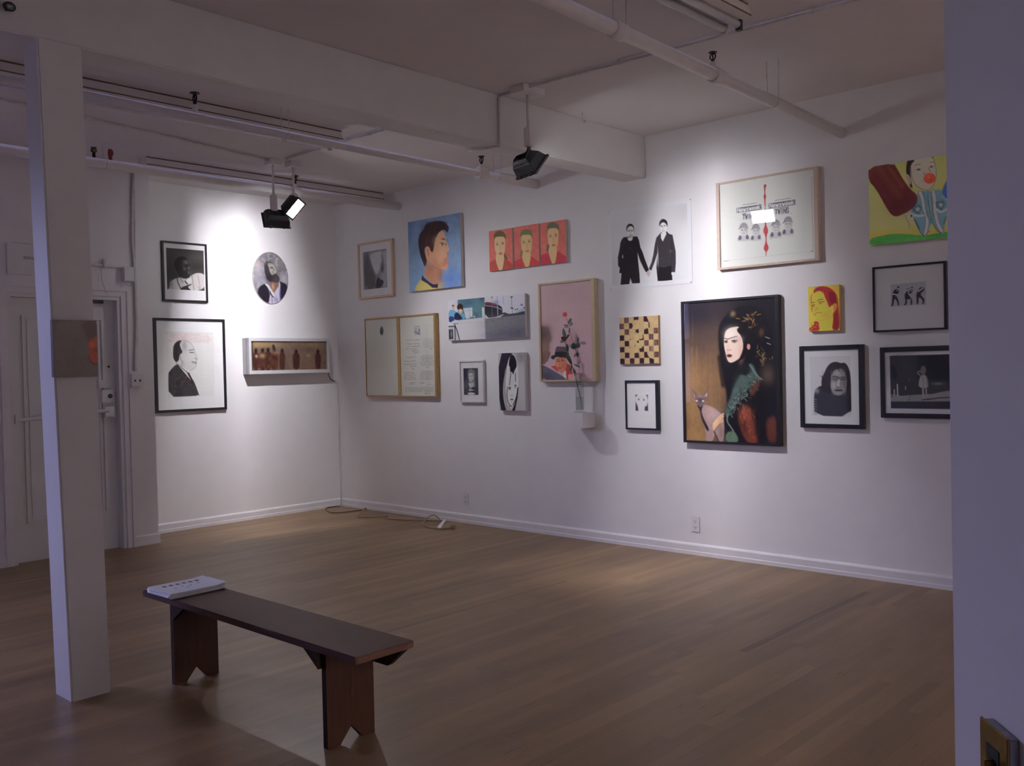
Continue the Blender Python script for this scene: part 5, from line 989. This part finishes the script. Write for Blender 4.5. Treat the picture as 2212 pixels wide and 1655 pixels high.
# -- chocolate bar and bubble gum canvas
A = Art([(95,290),(1480,82),(1530,1378),(148,1510)], 220, 210, (190,186,110), (190,184,194), .84)
A.vgrad([(0,(184,184,104)),(.35,(190,186,112)),(.8,(196,188,124)),(1,(196,180,70))]).noise(.04, 30).blob(350,1330,260,50,(204,184,70),.8).blob(1000,1330,200,60,(200,180,60),.5)
A.poly([(148,1400),(300,1360),(520,1325),(800,1340),(1000,1365),(1250,1320),(1540,1290),(1540,1520),(140,1520)], (70,150,72), 1, 1.5).blob(700,1430,300,20,(90,170,80),.5)
A.poly([(1255,690),(1290,580),(1340,480),(1500,460),(1520,900),(1330,800),(1260,740)], (68,104,180), 1, 2)
# face
A.poly([(700,200),(830,178),(1090,140),(1130,200),(1165,320),(1172,440),(1140,560),(1080,640),(1010,665),(900,635),(800,560),(750,440),(700,300)], (206,188,176), 1, 1.5)
A.poly([(700,200),(715,192),(835,178),(760,260),(755,360),(775,520),(800,640),(750,590),(690,400),(688,290)], (40,26,34), 1, 1.5).poly([(1085,142),(1105,135),(1120,180)], (40,26,34), 0, 1.5).poly([(680,420),(700,398),(745,430),(775,540),(750,580),(700,490)], (200,170,160), 1, 1.5).line([(700,430),(740,500),(745,550)], (120,84,84), 8, 1)
A.line([(760,300),(775,440),(830,570),(930,640),(1040,662),(1110,610),(1150,520),(1168,400),(1140,240),(1110,160)], (64,40,46), 7, 2)
A.line([(820,275),(860,255),(910,255)], (90,66,66), 8, 1).line([(1060,230),(1100,215),(1125,225)], (90,66,66), 8, 1).poly([(835,345),(880,315),(930,330),(890,350)], (120,104,116), 0, 1.2).ell(888,335,16,14,(40,28,44),0,1.2).poly([(1040,300),(1080,278),(1125,285),(1090,308)], (120,104,116), 0, 1.2).ell(1085,294,15,12,(40,28,44),0,1.2).line([(1035,310),(1050,345),(1070,365)], (100,60,70), 8, 1).line([(975,380),(962,405),(980,418)], (110,70,76), 8, 1).blob(952,515,8,8,(150,90,90),.8)
# track top
A.poly([(870,700),(950,675),(1010,665),(1100,670),(1240,640),(1275,730),(1345,820),(1340,900),(1345,1050),(1320,1180),(1300,1310),(1240,1325),(1180,1260),(1110,1140),(1050,1350),(960,1355),(900,1250),(830,1100),(780,1000),(800,900),(870,860)], (112,156,180), 1, 1.5)
for q in ([(915,690),(960,800),(985,950),(1040,1060),(1040,1200),(1010,1345)], [(1115,670),(1150,800),(1150,960),(1180,1080),(1210,1200),(1280,1310)]): A.line(q, (120,60,80), 58, 1).line(q, (212,206,214), 46, 1)
for q in ([(960,680),(1000,800),(1020,1000),(1090,1160)], [(1090,680),(1110,850),(1120,1000),(1120,1130)]): A.line(q, (92,140,150), 22, 1)
A.line([(1040,690),(1045,820),(1075,960),(1100,1110)], (40,36,50), 14, 1)
for k in range(12): y = 700+k*34; A.line([(1030+k*5,y),(1062+k*5,y+14)], (196,190,196), 7)
for q in ([(800,1030),(880,1060),(980,1050)], [(1180,960),(1250,1010),(1330,960)]): A.line(q, (206,200,208), 36, 1)
def star(cx, cy, r): A.poly([(cx+(r if k % 2 == 0 else r*.42)*math.sin(k*math.pi/5), cy-(r if k % 2 == 0 else r*.42)*math.cos(k*math.pi/5)) for k in range(10)], (220,214,214), 0, 1.2)
for cx, cy in ((885,950), (1245,890)): A.poly([(cx-80,cy-40),(cx+30,cy-62),(cx+60,cy-20),(cx+20,cy+78),(cx-60,cy+30)], (84,128,150), 0, 1.5).line([(cx-80,cy-40),(cx+30,cy-62),(cx+60,cy-20),(cx+20,cy+78),(cx-60,cy+30),(cx-80,cy-40)], (34,40,60), 7, 0); star(cx, cy, 46)
A.line([(830,1100),(900,1250),(960,1350),(1010,1355),(1080,1290)], (40,60,90), 9, 1).line([(1110,1140),(1180,1270),(1240,1325),(1300,1305)], (40,60,90), 9, 1).line([(1340,820),(1290,770),(1260,750)], (230,226,230), 9, 1)
A.line([(840,1110),(920,1250)], (40,50,70), 22, 0, .7).line([(1330,1080),(1300,1180)], (40,50,70), 20, 0, .7)
A.line([(720,1030),(690,1060),(720,1120),(755,1160),(765,1240)], (150,140,150), 13, 1).ell(790,1055,36,44,(220,214,220),0,1.5).ell(790,1055,16,22,(60,56,70),0,1.2).line([(700,1030),(760,1000)], (206,200,206), 24)
# bubble and bar
A.ell(1060,474,92,84,(198,66,40),0,1.5).blob(1030,440,30,26,(222,96,62),.8).blob(1052,466,6,6,(240,210,190),.9)
A.poly([(95,285),(490,228),(560,340),(640,480),(760,640),(870,730),(882,800),(860,880),(760,980),(620,1045),(540,1066),(470,1030),(420,960),(340,830),(230,640),(100,490)], (78,28,34), 1, 1.5)
A.line([(250,300),(420,520),(560,700),(640,860)], (112,56,44), 90, 1, .5, 14).line([(400,280),(520,430),(640,600)], (128,66,44), 40, 1, .5, 10).line([(140,400),(300,640),(450,900)], (96,34,44), 40, 1, .6, 10).blob(640,860,140,90,(60,22,28),.8).line([(490,228),(560,340),(640,480),(760,640),(870,730),(882,800)], (150,80,50), 9, 2, .7)
picture('canvas_painting', 'bright canvas of a chocolate bar and a child blowing an orange bubble, top right', 'painting', G['yellow'], A, border=mat('cream_edge', (.62, .60, .44), .7))
# -- little painting on the post
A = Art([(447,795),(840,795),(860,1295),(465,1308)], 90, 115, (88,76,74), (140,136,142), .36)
A.noise(.06, 20).blob(560,850,120,80,(100,90,88),.5).poly([(700,820),(790,800),(850,800),(860,1000),(800,960),(770,1000),(740,900)], (58,34,34), 1, 8, .7)
A.poly([(800,960),(860,930),(865,1180),(800,1170),(770,1110),(785,1060),(755,1010)], (132,62,44), 1, 4).blob(800,1010,16,20,(168,84,52),.8).blob(830,1120,20,30,(130,50,42),.8).line([(770,1110),(800,1180),(860,1190)], (66,30,26), 14, 1, .8).blob(835,1060,18,14,(100,36,30),.8)
t = thing('canvas_painting', 'small taupe canvas with part of a red face, hung on the white post', 'painting', (3.958, -4.348, 1.440), math.pi/2)
box('stretcher', -.094, .094, -.022, .004, 0, .247, mat('taupe_edge', (.09, .075, .07), .7), t, .001)
print_mesh('painted_canvas', A, -.093, .093, .001, .246, -.0232, paint_matte, t)

# ------------------------------------------------------------------ shelf, vase, rose
t = thing('wall_shelf', 'small white block shelf on the right wall holding the glass vase', 'shelf', (3.362, 0, .934))
box('shelf_block', -.088, .088, -.165, -.001, 0, .124, wall_paint, t, .002)
zb = 1.058; vx, vy = 3.369, -.095
t = thing('glass_vase', 'tall clear measuring-cylinder vase standing on the white wall shelf', 'vase', (vx, vy, zb))
bm = bmesh.new()
def lathe(bm, prof, n=28):
    R_ = [[bm.verts.new((r*math.cos(2*math.pi*k/n), r*math.sin(2*math.pi*k/n), z)) for k in range(n)] for r, z in prof]
    for a, b_ in zip(R_, R_[1:]):
        for k in range(n): bm.faces.new((a[k], a[(k+1) % n], b_[(k+1) % n], b_[k]))
lathe(bm, [(.0005, .0), (.052, .0), (.052, .006), (.036, .016), (.035, .02), (.034, .318), (.037, .322), (.034, .324), (.032, .318), (.032, .022), (.0005, .02)])
o = bmobj('cylinder', bm, vase_glass, t, True)
bm = bmesh.new()
for k in range(14):
    z = .035+k*.019; a0 = -.75
    for j in range(3 if k % 2 else 4):
        a = a0+j*.10; add_box(bm, .0352*math.cos(a)-.0012, .0352*math.cos(a)+.0012, .0352*math.sin(a)-.0022, .0352*math.sin(a)+.0022, z, z+.0035)
bmobj('graduation_marks', bm, sprinkler_dark, t)
bm = bmesh.new(); lathe(bm, [(.0005, .001), (.0315, .001), (.0315, .105), (.0005, .105)], 20)
for v in bm.verts: v.co.z += .022
bmobj('water', bm, glass_mat('water', .8, (.90, .90, .88), .02), t)
t = thing('rose', 'dark red rose on a long bending stem standing in the glass vase', 'flower', (3.390, vy+.004, zb+.026))
def rp(x, z, dy=0): return Vector((x-3.378, dy, z-zb-.026))
stem = [rp(3.378, 1.086), rp(3.366, 1.158, -.002), rp(3.347, 1.233, -.003), rp(3.318, 1.346, -.006), rp(3.281, 1.46, -.01), rp(3.249, 1.556, -.012), rp(3.224, 1.640, -.014)]
bm = bmesh.new(); add_tube(bm, spline(stem, 5), [.0028]*31, 8); 
for p in (2, 3, 4, 5): q = stem[p]; add_tube(bm, [q, q+Vector((.007, 0, .004))], [.0018, .0003], 5)
o = bmobj('stem', bm, stem_green, t)
def leaf(parent, base, tip, wd, m, up=(0, -1, .2)):
    base, tip = Vector(base), Vector(tip); ax = tip-base; L_ = ax.length; ax.normalize(); nn = Vector(up); nn = (nn-ax*nn.dot(ax)).normalized(); sd = ax.cross(nn)
    bm = bmesh.new(); n = 7; rows = []
    for i in range(n+1):
        t_ = i/n; w_ = wd*math.sin(math.pi*min(t_*.93+.05, 1))**.8; c = base+ax*L_*t_+nn*(.010*math.sin(math.pi*t_))
        rows.append([bm.verts.new(c+sd*w_*s+nn*(-.25*abs(s)*w_)) for s in (-1, -.5, 0, .5, 1)])
    for a, b_ in zip(rows, rows[1:]):
        for k in range(4): bm.faces.new((a[k], a[k+1], b_[k+1], b_[k]))
    o = bmobj('leaf', bm, m, parent, True); md = o.modifiers.new('s', 'SOLIDIFY'); md.thickness = .0006; return o
for bx_, bz, tx, tz, wd, m_ in ((3.235,1.655,3.150,1.640,.017,leaf_pale), (3.228,1.668,3.205,1.752,.018,leaf_pale), (3.232,1.66,3.262,1.70,.013,leaf_green), (3.249,1.556,3.222,1.622,.018,leaf_green), (3.252,1.548,3.232,1.485,.017,leaf_green), (3.285,1.45,3.255,1.535,.016,leaf_green), (3.287,1.445,3.262,1.395,.016,leaf_pale), (3.30,1.42,3.318,1.37,.013,leaf_pale), (3.24,1.59,3.262,1.61,.009,leaf_green)):
    leaf(t, rp(bx_, bz, -.01), rp(tx, tz, random.uniform(-.03, .01)), wd, m_)
bm = bmesh.new(); c = rp(3.212, 1.664, -.016); add_sphere(bm, c, .016, 1, 1, 1.15, 12, 8)
for lay, (n, r, h) in enumerate(((4, .012, .020), (5, .018, .018), (6, .023, .013))):
    for k in range(n):
        a = 2*math.pi*k/n+lay*.5; d_ = Vector((math.cos(a), math.sin(a), 0)); s_ = Vector((-d_.y, d_.x, 0)); rows = []
        for i in range(4):
            t_ = i/3; rows.append([bm.verts.new(c+d_*r*(.45+.65*math.sin(t_*1.7))+s_*w_*r*.62*math.sin(.5+t_*2.0)+Vector((0, 0, -.014+t_*(h+.014)))-d_*abs(w_)*r*.25) for w_ in (-1, -.5, 0, .5, 1)])
        for a_, b_ in zip(rows, rows[1:]):
            for q in range(4): bm.faces.new((a_[q], a_[q+1], b_[q+1], b_[q]))
bmobj('bloom', bm, rose_red, t, True)
bm = bmesh.new()
for k in range(5):
    a = 2*math.pi*k/5; d_ = Vector((math.cos(a), math.sin(a), 0)); b0 = c+Vector((.006, 0, -.016)); s_ = Vector((-d_.y, d_.x, 0))*.004
    bm.faces.new([bm.verts.new(v) for v in (b0-s_, b0+s_, b0+d_*.022+Vector((0, 0, .012)))])
bmobj('sepals', bm, leaf_green, t)

# ------------------------------------------------------------------ wall plates
for lb, x, z in (('white outlet plate low on the right wall, nearer the room corner', 1.913, .163), ('white outlet plate low on the right wall, below the large cat photo', 4.380, .172)):
    t = thing('outlet', lb, 'outlet', (x, 0, z), 0, 'outlet plates on the right wall'); box('cover_plate', -.036, .036, -.006, -.0005, 0, .116, plastic_white, t, .002)
    bm = bmesh.new()
    for zz in (.036, .079):
        for s in (-.008, .006): add_box(bm, s, s+.0025, -.0072, -.006, zz-.006, zz+.006)
        add_tube(bm, [(0, -.0072, zz-.013), (0, -.006, zz-.013)], .0025, 8)
    bmobj('socket_slots', bm, dark_slot, t)

# light box cord and floor cord
o = tube('power_cord', spline([(.11, -.205, 1.430), (.06, -.170, 1.400), (.03, -.120, 1.355), (.02, -.070, 1.335)], 8), .005, cord_black, n=8); tag(o, 'short black cord looping down from the right end of the light box', 'cord')
o = tube('power_cord', spline([(.02, -.072, 1.335), (.012, -.03, 1.30), (.014, -.022, 1.0), (.012, -.020, .5), (.030, -.030, .10), (.034, -.04, .012)], 8), .005, cord_white, n=8); tag(o, 'thin white cord running down the room corner to the floor', 'cord')
def fl(pts): return spline([(x, y, .0065) for x, y in pts], 8)
o = tube('extension_cord', fl([(.05,-.06),(.03,-.21),(.18,-.33),(.37,-.385),(.45,-.24),(.47,-.10)]), .0052, cord_brown, n=8); tag(o, 'dark cord loop on the floor right in the room corner', 'cord')
o = tube('extension_cord', spline([(.50,-.06,.0065),(.60,-.16,.045),(.72,-.30,.03),(.777,-.386,.0065),(.86,-.38,.0065),(.93,-.34,.0065),(1.02,-.20,.0065)], 8), .0052, mat('cord_tan', (.34, .25, .14), .5), n=8); tag(o, 'tan cord with a raised bend against the right wall near the corner', 'cord')
o = tube('extension_cord', fl([(1.05,-.27),(1.165,-.29),(1.375,-.215),(1.60,-.10),(1.66,-.08)]), .0052, MATS['cord_tan'], n=8); tag(o, 'straight stretch of tan cord along the right wall baseboard', 'cord')
t = thing('extension_cord', 'end of the tan cord with a white paper tag and plug by the wall', 'cord', (0, 0, 0))
tube('cord', spline([(1.60,-.05,.0065),(1.575,-.10,.055),(1.56,-.17,.04),(1.60,-.26,.0065),(1.74,-.36,.0065),(1.86,-.40,.0065),(1.98,-.37,.0065),(2.03,-.30,.012)], 8), .0052, MATS['cord_tan'], t, 8)
box('plug', 2.005, 2.055, -.305, -.265, .002, .034, MATS['cord_tan'], t, .006)
bm = bmesh.new(); v = [(1.90,-.36,.01),(1.98,-.395,.012),(2.0,-.34,.085),(1.925,-.30,.075)]; bm.faces.new([bm.verts.new(p) for p in v]); oo = bmobj('paper_tag', bm, paper_white, t); oo.modifiers.new('s', 'SOLIDIFY').thickness = .0012

# ------------------------------------------------------------------ switch box on the near partition
t = thing('switch_box', 'brass switch box on the near partition at the lower right edge', 'switch', pl(.20, 0, 0))
def bmo(name, t0, t1, o0, o1, z0, z1, m_, bev=.001):
    bm = bmesh.new(); obox(bm, t0, t1, o0, o1, z0, z1); 
    if bev: bmesh.ops.bevel(bm, geom=bm.edges[:], offset=bev, segments=2, affect='EDGES')
    bmesh.ops.recalc_face_normals(bm, faces=bm.faces[:]); ob = bmobj(name, bm, m_, t); ob.location = -Vector(pl(.20, 0, 0)); return ob
SW = (.118, .186, .996)
bmo('back_box', SW[0], SW[1], .0005, .012, SW[2]-.12, SW[2], steel); bmo('brass_plate', SW[0]-.002, SW[1]+.002, .012, .0155, SW[2]-.122, SW[2]+.002, brass)
bmo('switch_recess', SW[0]+.018, SW[1]-.018, .0155, .0165, SW[2]-.098, SW[2]-.022, dark_slot, 0); bmo('switch_lever', SW[0]+.028, SW[1]-.028, .0165, .028, SW[2]-.050, SW[2]-.035, brass)

# ------------------------------------------------------------------ bench and papers
t = thing('wooden_bench', 'low dark wooden bench with notched plank legs beside the white post', 'bench', (4.615, -3.855, 0))
bx, by = 4.615, -3.855
bm = bmesh.new(); add_box(bm, 3.790-bx, 5.450-bx, -3.992-by, -3.716-by, .379, .407, .004); bmobj('seat', bm, bench_wood, t)
for lx, ya, yb in ((5.200, -3.955, -3.728), (4.036, -3.972, -3.748)):
    ym = (ya+yb)/2; bm = bmesh.new()
    add_prism(bm, [(ya-by, 0), (ya+.058-by, 0), (ym-.001-by, .062), (ym-.001-by, .379), (ya-by, .379)], 'x', lx-.014-bx, lx+.014-bx)
    add_prism(bm, [(ym+.001-by, .062), (yb-.058-by, 0), (yb-by, 0), (yb-by, .379), (ym+.001-by, .379)], 'x', lx-.014-bx, lx+.012-bx)
    add_box(bm, lx-.010-bx, lx+.006-bx, ym-.003-by, ym+.003-by, .07, .378)
    o = bmobj('leg', bm, bench_leg, t)
for xs_, nm in (([(5.186, .379), (5.080, .379), (5.186, .305)], 'bracket'), ([(4.050, .379), (4.160, .379), (4.050, .305)], 'bracket')):
    for y0_ in (-3.972, -3.760):
        bm = bmesh.new(); add_prism(bm, [(x-bx, z) for x, z in xs_], 'y', y0_-by, y0_+.018-by); bmobj(nm, bm, bench_leg, t)
bm = bmesh.new(); add_prism(bm, [(x-bx, z) for x, z in ((5.214, .379), (5.436, .379), (5.420, .365), (5.340, .300), (5.325, .292), (5.214, .292))], 'y', -3.748-by, -3.728-by); bmobj('end_bracket', bm, bench_leg, t)
bm = bmesh.new(); add_prism(bm, [(x-bx, z) for x, z in ((4.022, .379), (3.815, .379), (3.83, .365), (3.91, .300), (3.92, .292), (4.022, .292))], 'y', -3.768-by, -3.748-by); bmobj('end_bracket', bm, bench_leg, t)
t = thing('paper_stack', 'stack of white printed sheets lying on the far end of the bench', 'papers', (3.972, -3.858, .407))
for k in range(9):
    a = random.uniform(-.03, .03) + (.02 if k > 4 else 0); dx, dy = random.uniform(-.005, .005), random.uniform(-.004, .004); z = .0012+k*.0026
    bm = bmesh.new(); n = 10; c_, s_ = math.cos(a), math.sin(a); gr = []
    for i in range(n+1):
        row = []
        for j in range(n+1):
            u, v = (i/n-.5)*.225, (j/n-.5)*.285; lift = .010*(k/9+.2)*max(0, j/n-.72)**2*10*(1 if i > 2 else .6)+.004*max(0, .15-i/n)*k/3
            row.append(bm.verts.new((u*c_-v*s_+dx, u*s_+v*c_+dy, z+lift)))
        gr.append(row)
    for i in range(n):
        for j in range(n): bm.faces.new((gr[i][j], gr[i+1][j], gr[i+1][j+1], gr[i][j+1]))
    o = bmobj('sheet', bm, paper_white, t, True); o.modifiers.new('s', 'SOLIDIFY').thickness = .0016
A = Art([(0,0),(285,0),(285,225),(0,225)], 190, 150, (214,212,222), (222,220,230), .82)
for k in range(6):
    x = 50+k*33; A.poly([(x,38),(x+18,38),(x+18,66),(x,66)], random.choice([(92,84,92),(110,96,96),(84,80,90)]), 0, 1.2)
    for q in range(3): A.blob(x+random.uniform(3,15), random.uniform(42,62), 3, 4, random.choice([(60,54,60),(150,140,146)]), .8)
for x, y in ((70,120),(112,104),(150,112),(195,100),(120,140)): A.poly([(x,y),(x+16,y),(x+16,y+12),(x,y+12)], (150,146,160), 0, 1.2)
for k in range(8): A.scrib(40, 160+k*7, 240-(k % 3)*20, 160+k*7, (176,172,184), 1.6, 6, 1, .5)
w_, h_ = A.w, A.h; me_o = print_mesh('top_sheet', A, -.1425, .1425, -.1125, .1125, 0, paint_matte, t)
me = me_o.data; co = np.zeros(len(me.vertices)*3, np.float32); me.vertices.foreach_get('co', co); co = co.reshape(-1, 3)
u, v = -co[:, 2].copy(), co[:, 0].copy(); jj = v/.285+.5; ii = u/.225+.5
lift = .010*(8/9+.2)*np.maximum(0, jj-.72)**2*10*np.where(ii > .2, 1, .6)+.004*np.maximum(0, .15-ii)*8/3
nc = np.stack([u, v, .0012+9*.0026+.0008+lift], 1).astype(np.float32); me.vertices.foreach_set('co', nc.ravel()); me.update()
